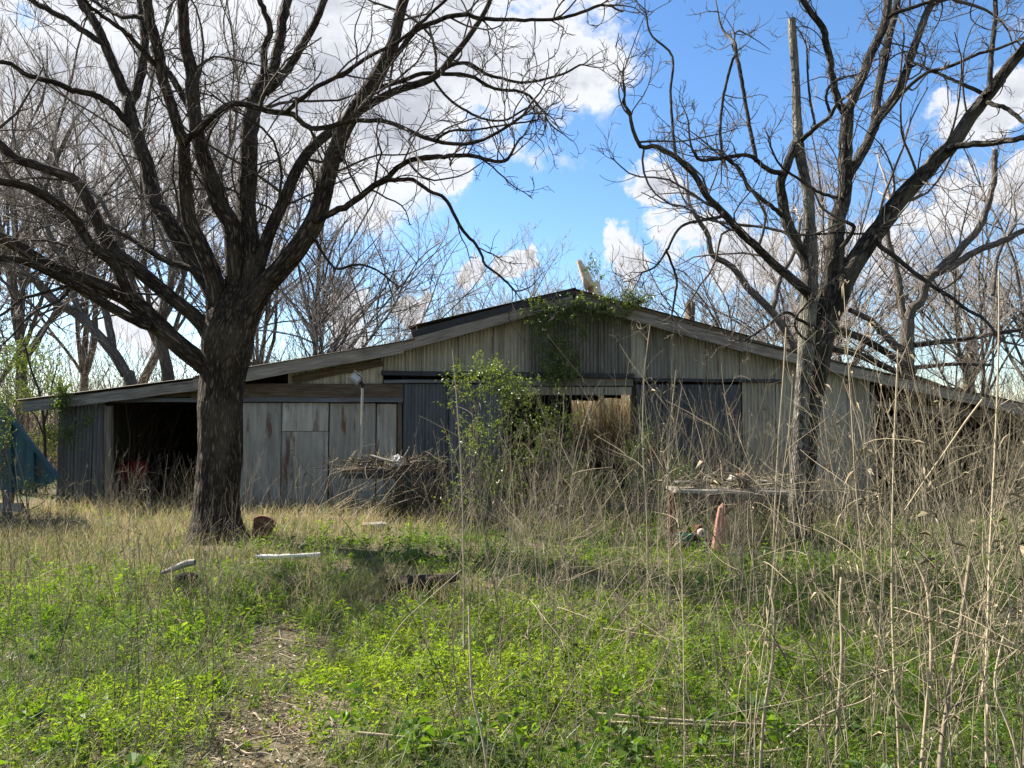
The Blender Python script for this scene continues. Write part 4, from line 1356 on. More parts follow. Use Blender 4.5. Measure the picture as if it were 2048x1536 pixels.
def make_shrubs():
    Y = 12.2
    b = P(960, 1030, Y)
    t = thing('shrub', (b[0], Y, 0), 'bright green leafy shrub before the barn doors, its top left clump catching the sun', 'shrub')
    leafy(t, [(965, 760, 62, 40, Y, 0.4, 130), (930, 800, 45, 50, Y, 0.4, 80), (1015, 790, 60, 38, Y, 0.4, 90), (940, 890, 50, 80, Y, 0.4, 90),
              (985, 975, 70, 60, Y, 0.5, 120), (935, 1010, 50, 35, Y - .3, 0.4, 70), (1000, 860, 70, 60, Y, 0.4, 60)], 51, leaf=(0.05, 0.02), base=(b[0], Y, 0), tint=(0.85, 0.18), mult=1.05)
    b = P(1110, 1030, 13.9)
    t = thing('shrub', (b[0], 13.9, 0), 'thin dark green shrub filling the barn opening, tangled with dry stalks', 'shrub')
    leafy(t, [(1080, 830, 60, 70, 13.9, 0.4, 90), (1060, 930, 80, 80, 13.9, 0.5, 110), (1130, 960, 70, 60, 13.8, 0.4, 110), (1200, 990, 80, 40, 13.6, 0.4, 80), (1140, 880, 50, 60, 14, 0.4, 40)],
          52, leaf=(0.05, 0.013), base=(b[0], 13.9, 0), tint=(0.68, 0.22), mult=1.5)
    b = P(1290, 1030, 13.4)
    t = thing('shrub', (b[0], 13.4, 0), 'narrow feathery green weed bush at the right side of the barn opening', 'shrub')
    leafy(t, [(1288, 880, 22, 55, 13.4, 0.2, 46), (1262, 930, 30, 40, 13.4, 0.2, 40), (1290, 985, 40, 40, 13.2, 0.3, 50)], 53, leaf=(0.05, 0.010), base=(b[0], 13.4, 0), tint=(0.55, 0.2))
    b = P(1370, 1040, 11.6)
    t = thing('shrub', (b[0], 11.6, 0), 'small green leafy weed growing over the left end of the plank workbench', 'shrub')
    leafy(t, [(1362, 965, 24, 30, 11.3, 0.25, 46), (1350, 1000, 22, 24, 11.3, 0.2, 24)], 54, leaf=(0.04, 0.013), base=(b[0], 11.5, 0), tint=(0.6, 0.2))
    # vines on the gable
    b = P(1130, 760, YF - 0.45)
    t = thing('vine', (b[0], YF - 0.45, 0), 'dark green vine hanging over the gable below the roof ridge', 'vine')
    Yv = YF - 0.5
    leafy(t, [(1125, 690, 60, 66, Yv, 0.10, 170), (1150, 620, 76, 26, Yv, 0.08, 44), (1220, 630, 60, 26, Yv, 0.10, 32), (1085, 640, 35, 40, Yv, 0.08, 50), (1120, 750, 40, 34, Yv, 0.08, 70),
              (1185, 560, 16, 34, Yv + 0.2, 0.10, 26), (1270, 610, 34, 16, Yv, 0.1, 36)], 55, leaf=(0.062, 0.024), per=12, tint=(0.78, 0.22), mult=1.9)
    r = np.random.RandomState(77)
    mb = MB()
    st = []
    for i in range(14):
        x0 = r.uniform(1080, 1180)
        pts = [P(x0 + r.normal(0, 10), 1000, YF - 0.25), P(x0 + r.normal(0, 14), 880, YF - 0.3), P(x0 + r.normal(0, 14), 770, YF - 0.3), P(x0 + r.normal(10, 22), r.uniform(590, 680), YF - 0.46)]
        st.append(catmull(pts, 12))
    tube_batch(mb, np.array(st), np.linspace(0.012, 0.004, 12)[None].repeat(14, 0), 5, tint=0.3)
    o = mb.obj('vine_stems', M['twig_grey'], t, True)
    o['kind'] = 'stuff'
    b = P(140, 900, YF - 0.5)
    t = thing('vine', (b[0], YF - 0.4, 0), 'green vine hanging from the left eave over the dark corrugated end wall', 'vine')
    Yv = YF - 0.45
    leafy(t, [(130, 812, 24, 26, Yv, 0.10, 60), (150, 840, 36, 30, Yv, 0.08, 66), (135, 875, 20, 26, Yv, 0.07, 34), (165, 825, 22, 18, Yv, 0.08, 20), (118, 785, 14, 16, Yv, 0.1, 18)], 56, leaf=(0.055, 0.022), tint=(0.6, 0.25))
    tb = MB()
    pts = np.array([catmull([P(128 + 6 * q, 1000, Yv), P(122 + 9 * q, 900, Yv), P(126 + 8 * q, 830, Yv), P(140 + 10 * q, 800, Yv)], 9) for q in range(4)])
    tube_batch(tb, pts, np.linspace(0.01, 0.004, 9)[None].repeat(4, 0), 5, tint=0.3)
    tb.obj('vine_stems', M['twig_grey'], t, True)['kind'] = 'stuff'
    b = P(30, 1010, 12.6)
    t = thing('shrub', (b[0], 12.6, 0), 'green leafy bush climbing over the blue metal hopper at the left edge', 'shrub')
    leafy(t, [(8, 840, 22, 70, 12.5, 0.2, 60), (12, 930, 26, 50, 12.5, 0.2, 40), (60, 985, 30, 16, 12.4, 0.25, 26), (-40, 900, 40, 100, 12.5, 0.4, 60), (20, 760, 40, 30, 12.7, 0.3, 24)],
          57, leaf=(0.04, 0.018), base=(b[0], 12.4, 0), tint=(0.6, 0.25), mult=1.0)
    b = P(40, 900, 19.5)
    t = thing('shrub', (b[0], 19.5, 0), 'pale green leafy bush far left behind the blue hopper', 'shrub')
    leafy(t, [(40, 730, 80, 60, 19.5, 0.7, 190), (60, 800, 70, 60, 19.5, 0.6, 100), (100, 880, 30, 60, 19.0, 0.4, 90)], 58, leaf=(0.06, 0.024), base=(b[0], 19.5, 0), tint=(0.75, 0.2))
    b = P(108, 930, 18.2)
    t = thing('sapling', (b[0], 18.2, 0), 'thin dark leafless sapling left of the lean-to end wall', 'sapling')
    mb = MB()
    p = digit(lin([(92, 960), (90, 900), (86, 830), (78, 780), (62, 740), (50, 690)], 3.2, 1.6), 18.2)
    p2 = digit(lin([(88, 850), (100, 800), (104, 770), (115, 730)], 2.2, 1.2), 18.2)
    p3 = digit(lin([(87, 870), (70, 830), (50, 815)], 1.8, 1.0), 18.2)
    for q in (p, p2, p3):
        a = catmull(q, 10)
        tube_batch(mb, a[None, :, :3], a[None, :, 3], 6, tint=0.1)
    mb.obj('stem', M['twig_dark'], t, True)


make_shrubs()

# ------------------------------------------------------------------ things around the barn
def make_hopper():
    Y0, Y1 = 13.2, 14.6
    c = P(40, 985, Y0)
    t = thing('metal_hopper', (c[0], Y0, 0), 'dark blue steel hopper with a long sloping edge, cut by the left photo edge', 'hopper')
    out = [(-350, 945), (-300, 882), (-240, 796), (-215, 774), (-22, 774), (0, 796), (60, 882), (112, 945), (119, 957), (100, 968), (60, 980), (-300, 980), (-357, 957)]
    f = np.array([P(x, y, Y0) for x, y in out])
    b = f + np.array([-1.0, Y1 - Y0, 0])
    n = len(out)
    mb = MB()
    V = np.concatenate([f, b])
    cen = np.vstack([f.mean(0), b.mean(0)])
    V = np.concatenate([V, cen])
    tr = []
    q = []
    for i in range(n):
        j = (i + 1) % n
        tr.append([i, 2 * n, j])
        tr.append([n + j, 2 * n + 1, n + i])
        q.append([i, j, n + j, n + i])
    mb.add(V, quads=q, tris=tr)
    mb.obj('body', M['blue_paint'], t)
    mb = MB()
    for a, c_ in zip(f[:8], f[1:9]):
        beam(mb, a - [0, 0.03, 0], c_ - [0, 0.03, 0], 0.07, 0.05, n=3, warp=0.001)
    mb.obj('rim', M['blue_paint'], t)
    for x in (20, 66):
        mb = MB()
        beam(mb, P(x, 850 if x < 50 else 905, Y0 - 0.03), P(x + 3, 985, Y0 - 0.03), 0.06, 0.05, n=3, warp=0.001)
        mb.obj('rib', M['blue_paint'], t)
    for x in (12, -60, -250):
        mb = MB()
        beam(mb, (float(P(x, 985, Y0)[0]), Y0 + 0.1, float(P(x, 985, Y0)[2])), (float(P(x, 985, Y0)[0]) - 0.05, Y0 + 0.1, -0.05), 0.12, 0.12, n=4)
        mb.obj('leg', M['tin_grey'], t)
    mb = MB()
    beam(mb, P(-300, 1012, Y0 - 0.1), P(44, 1016, Y0 - 0.1), 0.1, 0.14, n=4)
    mb.obj('skid', M['tin_grey'], t)


def make_lamp():
    Y = 15.3
    b = P(721, 1010, Y)
    t = thing('lamp_post', (b[0], Y, 0), 'thin whitish pipe post with a tilted floodlight on top, standing before the grey panels', 'lamp post')
    mb = MB()
    pts = catmull([[b[0], Y, -0.1], P(722, 930, Y), P(724, 850, Y), P(725, 775, Y)], 12)
    tube_batch(mb, pts, np.full((1, 12), 0.027), 14)
    mb.obj('pole', M['pvc'], t, True)
    mb = MB()
    top = P(725, 772, Y)
    pts = catmull([top - [0, 0, .04], top + [-.01, 0, .04], top + [-.06, -.03, .10], top + [-.13, -.06, .13]], 8)
    tube_batch(mb, pts, np.full((1, 8), 0.038), 10)
    mb.obj('elbow', M['black'], t, True)
    c = P(711, 757, Y - 0.08)
    R = np.array(Matrix.Rotation(math.radians(38), 3, 'Y') @ Matrix.Rotation(math.radians(-25), 3, 'X'))
    mb = MB()
    box(mb, c, (0.22, 0.10, 0.17), R)
    box(mb, c + R @ np.array([0, 0.07, 0]), (0.18, 0.05, 0.14), R)
    mb.obj('lamp_head', M['tin_grey'], t)
    mb = MB()
    box(mb, c + R @ np.array([0, -0.056, 0]), (0.17, 0.012, 0.12), R)
    mb.obj('lamp_glass', M['glass'], t)
    mb = MB()
    box(mb, c + R @ np.array([0.0, -0.06, 0.092]), (0.23, 0.05, 0.014), R)
    box(mb, c + R @ np.array([0.0, -0.06, -0.092]), (0.23, 0.05, 0.014), R)
    mb.obj('rim', M['pvc'], t)


def stick_pile(name, label, c, ext, n, seed, mat, ln=(0.2, 0.7), rad=(0.003, 0.009), flat=0.35, tm=0.5):
    r = np.random.RandomState(seed)
    s = np.asarray(c) + r.normal(0, 1, (n, 3)) * np.asarray(ext) * 0.5
    s[:, 2] = c[2] + np.abs(s[:, 2] - c[2])
    d = unit(np.column_stack([r.normal(0, 1, n), r.normal(0, 0.6, n), r.normal(0, flat, n)]))
    L = r.uniform(ln[0], ln[1], n)
    p, ra, dr = grow(s - d * L[:, None] / 2, d, L, r.uniform(rad[0], rad[1], n), 5, 0.16, 0.0, 0.6, r)
    mb = MB()
    tube_batch(mb, p, ra, 4, tint=np.clip(r.normal(tm, 0.25, n), 0, 1))
    o = mb.obj(name, mat, None, True)
    return tag(o, label, 'debris', kind='stuff')


def make_left_bench():
    Y = 14.3
    b = P(790, 1030, Y)
    t = thing('workbench', (b[0], Y, 0), 'dark steel-framed workbench buried in dry stems, in front of the blue grey sliding door', 'workbench')
    zt = float(P(790, 940, Y)[2])
    for i, (y, tn) in enumerate(((Y - 0.24, 0.3), (Y, 0.5), (Y + 0.24, 0.4))):
        mb = MB()
        beam(mb, [P(692, 900, Y)[0], y, zt], [P(892, 900, Y)[0], y, zt + 0.015 * i], 0.22, 0.05, n=8, seed=i, tint=tn)
        mb.obj('plank', M['wood_brown'], t)
    for px, yy, m in ((697, Y - 0.3, 'steel_dark'), (757, Y - 0.3, 'rust'), (886, Y - 0.3, 'steel_dark'), (700, Y + 0.32, 'steel_dark'), (884, Y + 0.32, 'steel_dark')):
        mb = MB()
        x = P(px, 950, yy)[0]
        w = 0.10 if m == 'rust' else 0.06
        beam(mb, [x, yy, zt - 0.03], [x, yy, -0.05], w, w, n=4, warp=0.002)
        mb.obj('leg', M[m], t)
    mb = MB()
    beam(mb, [P(697, 900, Y)[0], Y - 0.32, zt - 0.09], [P(888, 900, Y)[0], Y - 0.32, zt - 0.09], 0.05, 0.09, n=5)
    mb.obj('apron_rail', M['steel_dark'], t)
    mb = MB()
    beam(mb, [P(758, 900, Y)[0], Y - 0.36, zt - 0.02], [P(800, 900, Y)[0], Y - 0.36, zt - 0.05], 0.1, 0.13, n=5)
    mb.obj('vice', M['steel_dark'], t)
    # white crumpled bag
    r = np.random.RandomState(4)
    mb = MB()
    prof = [(0.001, 0), (0.10, 0.0), (0.13, 0.05), (0.11, 0.12), (0.09, 0.17), (0.045, 0.2), (0.001, 0.205)]
    lathe(mb, P(797, 934, Y - 0.1), prof, 14)
    V = mb.V[0]
    cc = V.mean(0)
    mb.V[0] = cc + (V - cc) * (1 + 0.3 * r.normal(0, 0.6, (len(V), 1)))
    o = mb.obj('plastic_bag', M['white'])
    tag(o, 'crumpled white plastic bag on the left workbench among dry stems', 'bag')
    stick_pile('dry_stems', 'heap of dry sticks and vine stems lying on the left workbench', [P(775, 930, Y)[0], Y, zt + 0.04], (0.95, 0.3, 0.15), 190, 61, M['stalk'], tm=0.12, rad=(0.003, 0.011), flat=0.55)
    stick_pile('dry_stems', 'nest of dry stems beside the white bag on the left workbench', [P(835, 930, Y)[0], Y - 0.1, zt + 0.04], (0.5, 0.3, 0.20), 150, 62, M['stalk'], tm=0.25, ln=(0.15, 0.6), flat=0.7)
    for a, b_, lab, mm in ((P(700, 925, Y - .2), P(752, 934, Y + .1), 'short dark board lying askew at the left end of the left workbench', 'wood_brown'),
                           (P(742, 918, Y - .1), P(792, 930, Y - .3), 'grey scrap board tilted on the left workbench, left of the white bag', 'wood'),
                           (P(822, 930, Y - .25), P(884, 925, Y + .05), 'grey scrap board lying on the left workbench, right of the white bag', 'wood')):
        mb = MB()
        beam(mb, a + [0, 0, 0.06], b_ + [0, 0, 0.05], 0.12, 0.025, n=5, warp=0.006)
        tag(mb.obj('scrap_board', M[mm]), lab, 'board')
    n = 46
    x = np.array([P(q, 900, Y - 0.4)[0] for q in r.uniform(695, 890, n)])
    s_ = np.column_stack([x, np.full(n, Y - 0.34) + r.normal(0, 0.04, n), np.full(n, zt + 0.06)])
    d_ = unit(np.column_stack([r.normal(-0.2, 0.6, n), r.uniform(-0.5, 0, n), r.normal(-0.7, 0.5, n)]))
    p, ra, dr = grow(s_, d_, r.uniform(0.15, 0.55, n), r.uniform(0.003, 0.009, n), 6, 0.12, -0.02, 0.5, r)
    mb = MB()
    tube_batch(mb, p, ra, 5, tint=np.clip(r.normal(0.3, 0.2, n), 0, 1))
    tag(mb.obj('hanging_stems', M['stalk'], None, True), 'dark stems hanging over the front edge of the left workbench', 'debris', kind='stuff')
    # curtain of dead stems under the right half
    r = np.random.RandomState(63)
    n = 330
    x = np.array([P(q, 900, Y - 0.4)[0] for q in r.uniform(775, 895, n)])
    s = np.column_stack([x, r.uniform(Y - 0.55, Y + 0.1, n), np.zeros(n)])
    d = unit(np.column_stack([r.normal(0.05, 0.16, n), r.normal(0, 0.08, n), np.ones(n)]))
    p, ra, dr = grow(s, d, r.uniform(0.5, 0.95, n), r.uniform(0.003, 0.008, n), 6, 0.08, 0, 0.5, r)
    mb = MB()
    tube_batch(mb, p, ra, 4, tint=np.clip(r.normal(0.18, 0.15, n), 0, 1))
    tag(mb.obj('dry_stems', M['stalk'], None, True), 'curtain of dead upright stems under the right half of the left workbench', 'undergrowth', kind='stuff')
    # leaning canes on the left of the bench
    n = 26
    x = np.array([P(q, 900, Y - 0.6)[0] for q in r.uniform(600, 740, n)])
    s = np.column_stack([x, r.uniform(Y - 1.0, Y - 0.3, n), np.zeros(n)])
    d = unit(np.column_stack([r.normal(0.9, 0.35, n), r.normal(0, 0.1, n), np.full(n, 0.75)]))
    p, ra, dr = grow(s, d, r.uniform(0.8, 1.9, n), r.uniform(0.0035, 0.008, n), 8, 0.07, -0.02, 0.4, r)
    mb = MB()
    tube_batch(mb, p, ra, 4, tint=np.clip(r.normal(0.55, 0.2, n), 0, 1))
    tag(mb.obj('leaning_canes', M['stalk'], None, True), 'dry canes leaning to the right against the left workbench', 'undergrowth', kind='stuff')


def make_right_bench():
    Y = 10.9
    b = P(1450, 1095, Y)
    t = thing('workbench', (b[0], Y, 0), 'plank-topped workbench heaped with junk, beside the fused grey trunks', 'workbench')
    zt = float(P(1450, 978, Y)[2])
    for i, (y, tn, zz) in enumerate(((Y - 0.3, 0.7, 0.0), (Y - 0.08, 0.5, 0.008), (Y + 0.15, 0.6, 0.0))):
        mb = MB()
        beam(mb, [P(1338, 900, Y)[0], y, zt + zz], [P(1556 + 8 * i, 900, Y)[0], y, zt + zz - 0.03], 0.2, 0.045, n=9, seed=i + 3, tint=tn)
        mb.obj('plank', M['wood'], t)
    mb = MB()
    beam(mb, [P(1372, 900, Y)[0], Y - 0.4, zt - 0.075], [P(1550, 900, Y)[0], Y - 0.4, zt - 0.10], 0.05, 0.10, n=7, seed=11)
    mb.obj('apron_board', M['wood_brown'], t)
    for px, yy, m in ((1341, Y - 0.36, 'rust'), (1344, Y + 0.22, 'rust'), (1548, Y - 0.34, 'rust'), (1552, Y + 0.2, 'rust'), (1432, Y + 0.22, 'wood_brown')):
        mb = MB()
        x = P(px, 950, yy)[0]
        beam(mb, [x, yy, zt - 0.02], [x + 0.02, yy, -0.05], 0.07, 0.07, n=4)
        mb.obj('leg', M[m], t)
    zs = float(P(1380, 1080, Y)[2])
    mb = MB()
    beam(mb, [P(1338, 900, Y)[0], Y - 0.3, zs], [P(1432, 900, Y)[0], Y - 0.3, zs], 0.16, 0.04, n=6, seed=14)
    mb.obj('shelf_plank', M['wood'], t)
    mb = MB()
    beam(mb, [P(1338, 900, Y)[0], Y - 0.05, zs], [P(1432, 900, Y)[0], Y - 0.05, zs], 0.3, 0.04, n=6, seed=15)
    mb.obj('shelf_plank', M['wood_brown'], t)
    # teal tub on the shelf
    c = P(1369, 1071, Y - 0.25)
    c = np.array([c[0], c[1], zs + 0.022])
    tb = thing('plastic_tub', c, 'shallow teal green plastic tub on the low shelf of the right workbench', 'tub')
    mb = MB()
    lathe(mb, c, [(0.001, 0.0), (0.09, 0.0), (0.115, 0.09), (0.105, 0.088), (0.085, 0.012), (0.001, 0.012)], 18)
    mb.obj('bowl', M['teal'], tb, True)
    mb = MB()
    lathe(mb, c + [0, 0, 0.085], [(0.112, 0), (0.126, 0.0), (0.126, 0.014), (0.112, 0.014)], 18)
    mb.obj('rim', M['teal'], tb, True)
    # rusty flanged casting on the shelf
    c = np.array([P(1397, 1068, Y - 0.15)[0], Y - 0.15, zs + 0.022])
    g = thing('engine_part', c, 'rusty machine casting on the low shelf, right of the teal tub', 'machine part')
    mb = MB()
    lathe(mb, c, [(0.001, 0), (0.075, 0), (0.08, 0.10), (0.06, 0.15), (0.06, 0.2), (0.03, 0.205), (0.001, 0.2)], 12)
    mb.obj('housing', M['rust'], g, True)
    mb = MB()
    lathe(mb, c + [0.02, -0.07, 0.1], [(0.02, 0), (0.065, 0), (0.065, 0.03), (0.045, 0.05), (0.02, 0.05)], 14, axis=(0.2, -1, 0.1))
    mb.obj('flange', M['pale_wood'], g, True)
    # rusty can on top
    c = np.array([P(1433, 957, Y)[0], Y, zt + 0.03])
    g = thing('tin_can', c, 'upright rusty tin can standing on top of the right workbench', 'can')
    mb = MB()
    lathe(mb, c, [(0.001, 0.0), (0.052, 0), (0.055, 0.01), (0.05, 0.02), (0.05, 0.14), (0.055, 0.15), (0.055, 0.16)], 16)
    mb.obj('can_wall', M['rust'], g, True)
    mb = MB()
    lathe(mb, c + [0, 0, 0.155], [(0.054, 0), (0.03, -0.004), (0.001, -0.004)], 16)
    mb.obj('lid', M['rust'], g, True)
    # a motor body and a coil on top
    c = np.array([P(1480, 960, Y)[0], Y - 0.05, zt + 0.12])
    g = thing('old_motor', c, 'grimy pale motor lying on the right workbench between the can and the trunk', 'motor')
    mb = MB()
    lathe(mb, c - [0.2, 0, 0], [(0.001, 0), (0.03, 0), (0.03, 0.05), (0.085, 0.06), (0.09, 0.30), (0.07, 0.34), (0.02, 0.35), (0.02, 0.42), (0.001, 0.42)], 16, axis=(1, 0.15, 0.02))
    mb.obj('casing', M['tin_grey'], g, True)
    for k in range(5):
        mb = MB()
        lathe(mb, c - [0.10 - k * 0.045, -0.008 * k, 0], [(0.088, 0), (0.102, 0), (0.102, 0.012), (0.088, 0.012)], 16, axis=(1, 0.15, 0.02))
        mb.obj('cooling_fin', M['rust'], g, True)
    mb = MB()
    box(mb, c + [0.02, 0, -0.10], (0.2, 0.16, 0.03))
    mb.obj('foot', M['steel_dark'], g)
    th = np.linspace(0, 1.6 * math.pi, 22)
    c2 = np.array([P(1418, 965, Y)[0], Y - 0.2, zt + 0.12])
    pts = np.column_stack([c2[0] + 0.10 * np.cos(th) * 1.2, c2[1] + 0.03 * np.sin(th * 0.5), c2[2] + 0.1 * np.sin(th)])
    mb = MB()
    tube_batch(mb, pts, np.full((1, 22), 0.008), 6, tint=0.9)
    tag(mb.obj('bent_hose', M['pvc'], None, True), 'pale bent hose loop on the left part of the right workbench top', 'hose')
    stick_pile('debris', 'twigs and scraps scattered over the top of the right workbench', [P(1460, 955, Y)[0], Y - 0.1, zt + 0.035], (1.0, 0.3, 0.16), 120, 71, M['stalk'], tm=0.4, flat=0.8)
    for a, b_, lab, mm in ((P(1352, 966, Y - .25), P(1412, 972, Y), 'short grey board lying askew at the left end of the right workbench', 'wood'),
                           (P(1450, 950, Y - .2), P(1502, 966, Y - .32), 'brown scrap board propped on the motor of the right workbench', 'wood_brown'),
                           (P(1510, 962, Y - .1), P(1560, 970, Y + .1), 'pale scrap board at the right end of the right workbench', 'pale_wood')):
        mb = MB()
        beam(mb, a + [0, 0, 0.02], b_ + [0, 0, 0.03], 0.11, 0.022, n=5, warp=0.006)
        tag(mb.obj('scrap_board', M[mm]), lab, 'board')
    # dead stems and dark clutter under the right half
    r = np.random.RandomState(64)
    n = 170
    x = np.array([P(q, 900, Y)[0] for q in r.uniform(1440, 1565, n)])
    s_ = np.column_stack([x, r.uniform(Y - 0.3, Y + 0.35, n), np.zeros(n)])
    d_ = unit(np.column_stack([r.normal(0.05, 0.22, n), r.normal(0, 0.1, n), np.ones(n)]))
    p, ra, dr = grow(s_, d_, r.uniform(0.4, 0.9, n), r.uniform(0.0025, 0.006, n), 6, 0.09, 0, 0.5, r)
    mb = MB()
    tube_batch(mb, p, ra, 4, tint=np.clip(r.normal(0.3, 0.2, n), 0, 1))
    tag(mb.obj('dry_stems', M['stalk'], None, True), 'dead stems crowding under the right half of the plank workbench', 'undergrowth', kind='stuff')
    # reddish post leaning by the bench
    g = thing('wooden_post', (P(1438, 1118, 10.2)[0], 10.2, 0), 'tapered orange-red weathered post standing before the right workbench', 'post')
    mb = MB()
    a = catmull(digit([(1437, 1122, 19), (1438, 1090, 16), (1442, 1050, 13), (1446, 1005, 7)], 10.2), 12)
    tube_batch(mb, a[None, :, :3], a[None, :, 3], 9, rough=0.25, seed=5, cap=True)
    mb.obj('shaft', M['orange_post'], g)


def make_small_things():
    # rusty bucket
    Y = 11.4
    c = np.array([P(519, 1064, Y)[0], Y, 0.03])
    g = thing('bucket', c, 'rusty brown bucket tipped in the grass right of the big dark trunk', 'bucket')
    ax = (0.35, -0.3, 0.85)
    mb = MB()
    lathe(mb, c, [(0.001, 0), (0.115, 0), (0.15, 0.27), (0.145, 0.27), (0.112, 0.012), (0.001, 0.012)], 20, axis=ax)
    mb.obj('bucket_wall', M['rust'], g, True)
    mb = MB()
    lathe(mb, c + unit(np.array(ax)) * 0.262, [(0.143, 0), (0.16, 0), (0.16, 0.018), (0.143, 0.018)], 20, axis=ax)
    mb.obj('rim', M['rust'], g, True)
    # white pipe on the ground
    Y = 9.35
    mb = MB()
    pts = catmull([P(508, 1117, Y), P(570, 1119, Y), P(640, 1122, Y + 0.1)], 10)
    pts[:, 2] = gz(pts[:, 0], pts[:, 1]) + 0.075
    tube_batch(mb, pts, np.full((1, 10), 0.032), 14)
    g = thing('pipe', (float(pts[5, 0]), Y, 0.2), 'white plastic pipe lying in the short grass right of the big dark trunk', 'pipe')
    mb.obj('pipe_body', M['white'], g, True)
    mb = MB()
    tube_batch(mb, pts[[4, 5]] + [0, 0, 0.0], np.full((1, 2), 0.038), 14)
    mb.obj('coupling', M['white'], g, True)
    # pale slab farther back
    mb = MB()
    beam(mb, [P(725, 1052, 12.6)[0], 12.6, 0.05], [P(770, 1054, 12.6)[0], 12.7, 0.05], 0.3, 0.09, n=5)
    tag(mb.obj('concrete_block', M['tin_grey'], None), 'pale flat block half hidden in the grass before the left workbench', 'block')
    # rotten log
    Y = 7.5
    g = thing('log', (P(850, 1175, Y)[0], Y, 0.1), 'dark rotten log with a hollow side lying in the middle of the yard', 'log')
    a = catmull(digit([(775, 1178, 14), (800, 1170, 19), (845, 1166, 18), (890, 1160, 14), (918, 1153, 8)], Y), 18)
    mb = MB()
    tube_batch(mb, a[None, :, :3], a[None, :, 3] * 0.9, 14, rough=0.35, seed=8)
    mb.obj('log_body', M['bark_dark'], g, True)
    mb = MB()
    beam(mb, P(815, 1160, Y - 0.12), P(850, 1160, Y - 0.12), 0.03, 0.10, n=5)
    mb.obj('split_face', M['steel_dark'], g)
    # short stump with a slanted pale log resting on it
    Y = 7.6
    g = thing('stump', (P(378, 1160, Y)[0], Y, 0), 'short mossy stump at the edge of the dry grass on the left', 'stump')
    a = catmull(digit([(374, 1200, 30), (374, 1176, 26), (373, 1156, 22), (373, 1144, 17)], Y), 10)
    mb = MB()
    tube_batch(mb, a[None, :, :3], a[None, :, 3], 14, rough=0.25, seed=9, cap=True)
    mb.obj('stump_body', M['bark_grey'], g, True)
    mb = MB()
    a = catmull(digit([(322, 1146, 3), (345, 1138, 5), (372, 1127, 7), (390, 1124, 6)], Y - 0.15), 10)
    tube_batch(mb, a[None, :, :3], a[None, :, 3], 10, rough=0.15, seed=10, tint=0.8)
    tag(mb.obj('log', M['wood'], None, True), 'short pale branch leaning across the mossy stump on the left', 'log')
    # broken trunks standing behind the roof
    def snag(label, pts, Y, mat, splint, seed):
        d = digit(pts, Y)
        g = thing('broken_trunk', (d[0][0], Y, 0), label, 'tree trunk')
        d = [[d[0][0], Y, -0.1, d[0][3] * 1.25]] + d
        a = catmull(d, 24)
        mb = MB()
        tube_batch(mb, a[None, :, :3], a[None, :, 3], 12, rough=0.2, seed=seed)
        mb.obj('trunk', mat, g, True)
        r = np.random.RandomState(seed)
        top = np.array(d[-1][:3])
        R = d[-1][3]
        m = splint
        s = top + np.column_stack([r.normal(0, R * 0.55, m), r.normal(0, R * 0.55, m), np.full(m, -R)])
        dd = unit(np.column_stack([r.normal(0, 0.12, m), r.normal(0, 0.12, m), np.ones(m)]))
        p, ra, _ = grow(s, dd, r.uniform(1.3, 3.0, m) * R, np.full(m, R * 0.22), 3, 0.05, 0, 0.1, r)
        mb = MB()
        tube_batch(mb, p, ra, 4, tint=0.8)
        mb.obj('splinters', mat, g)['kind'] = 'stuff'
    snag('pale splintered broken trunk sticking up just behind the roof ridge', [(1192, 600, 14), (1180, 575, 12), (1168, 545, 9), (1158, 522, 5)], 30.0, M['pale_wood'], 9, 3)
    snag('brown broken stump top showing above the right roof slope', [(1379, 660, 11), (1379, 640, 10), (1380, 620, 10), (1380, 606, 10)], 30.5, M['wood_brown'], 14, 4)
    snag('brown dead trunk stub standing behind the right bay among fallen branches', [(1938, 760, 11), (1940, 720, 10), (1942, 690, 9), (1941, 664, 8)], 29.5, M['wood_brown'], 10, 5)
    # fallen branches on the right roof
    def fallen(label, pts, Y, dy, seed):
        d = digit(pts, Y, dy)
        g = thing('fallen_branch', d[0][:3], label, 'branch', 'fallen branches on the right roof')
        a = catmull(d, 20)
        mb = MB()
        tube_batch(mb, a[None, :, :3], a[None, :, 3], 10, rough=0.15, seed=seed)
        mb.obj('bough', M['bark_grey'], g, True)
        r = np.random.RandomState(seed)
        pp, rr, dd, L = limb_arrays([d])
        s = spawn(pp, rr, dd, L, 5, 0.2, (30, 80), 0.4, 0.3, 1.3, (0.004, 0.006), 0.2, r)
        p2, r2, d2 = grow(s[0], s[1], s[2], np.maximum(s[3], 0.006), 6, 0.18, 0, 0.4, r)
        s = spawn(p2, r2, d2, s[2], 5, 0.2, (30, 70), 0.5, 0.15, 0.6, (0.004, 0.003), 0.2, r)
        p3, r3, d3 = grow(s[0], s[1], s[2], np.maximum(s[3], 0.005), 3, 0.18, 0, 0.6, r)
        mb = MB()
        tube_batch(mb, p2, r2, 5, tint=0.6)
        tube_batch(mb, p3, r3, 3, tint=0.6)
        mb.obj('twigs', M['twig_grey'], g, True)['kind'] = 'stuff'
    fallen('long dark fallen bough lying along the right roof edge beside the fused trunks', lin([(1640, 695), (1700, 703), (1753, 726), (1798, 745), (1860, 765), (1910, 785)], 8, 4), 18.0, 0.6, 1)
    fallen('upper fallen bough sloping down to the right behind the fused trunks', lin([(1650, 655), (1715, 673), (1783, 711), (1830, 745)], 8, 6), 19.0, 0.3, 2)
    fallen('thin pale fallen branch lying level over the right bay roof', lin([(1800, 738), (1860, 732), (1920, 728), (1980, 730)], 5, 3), 18.6, 0.2, 3)
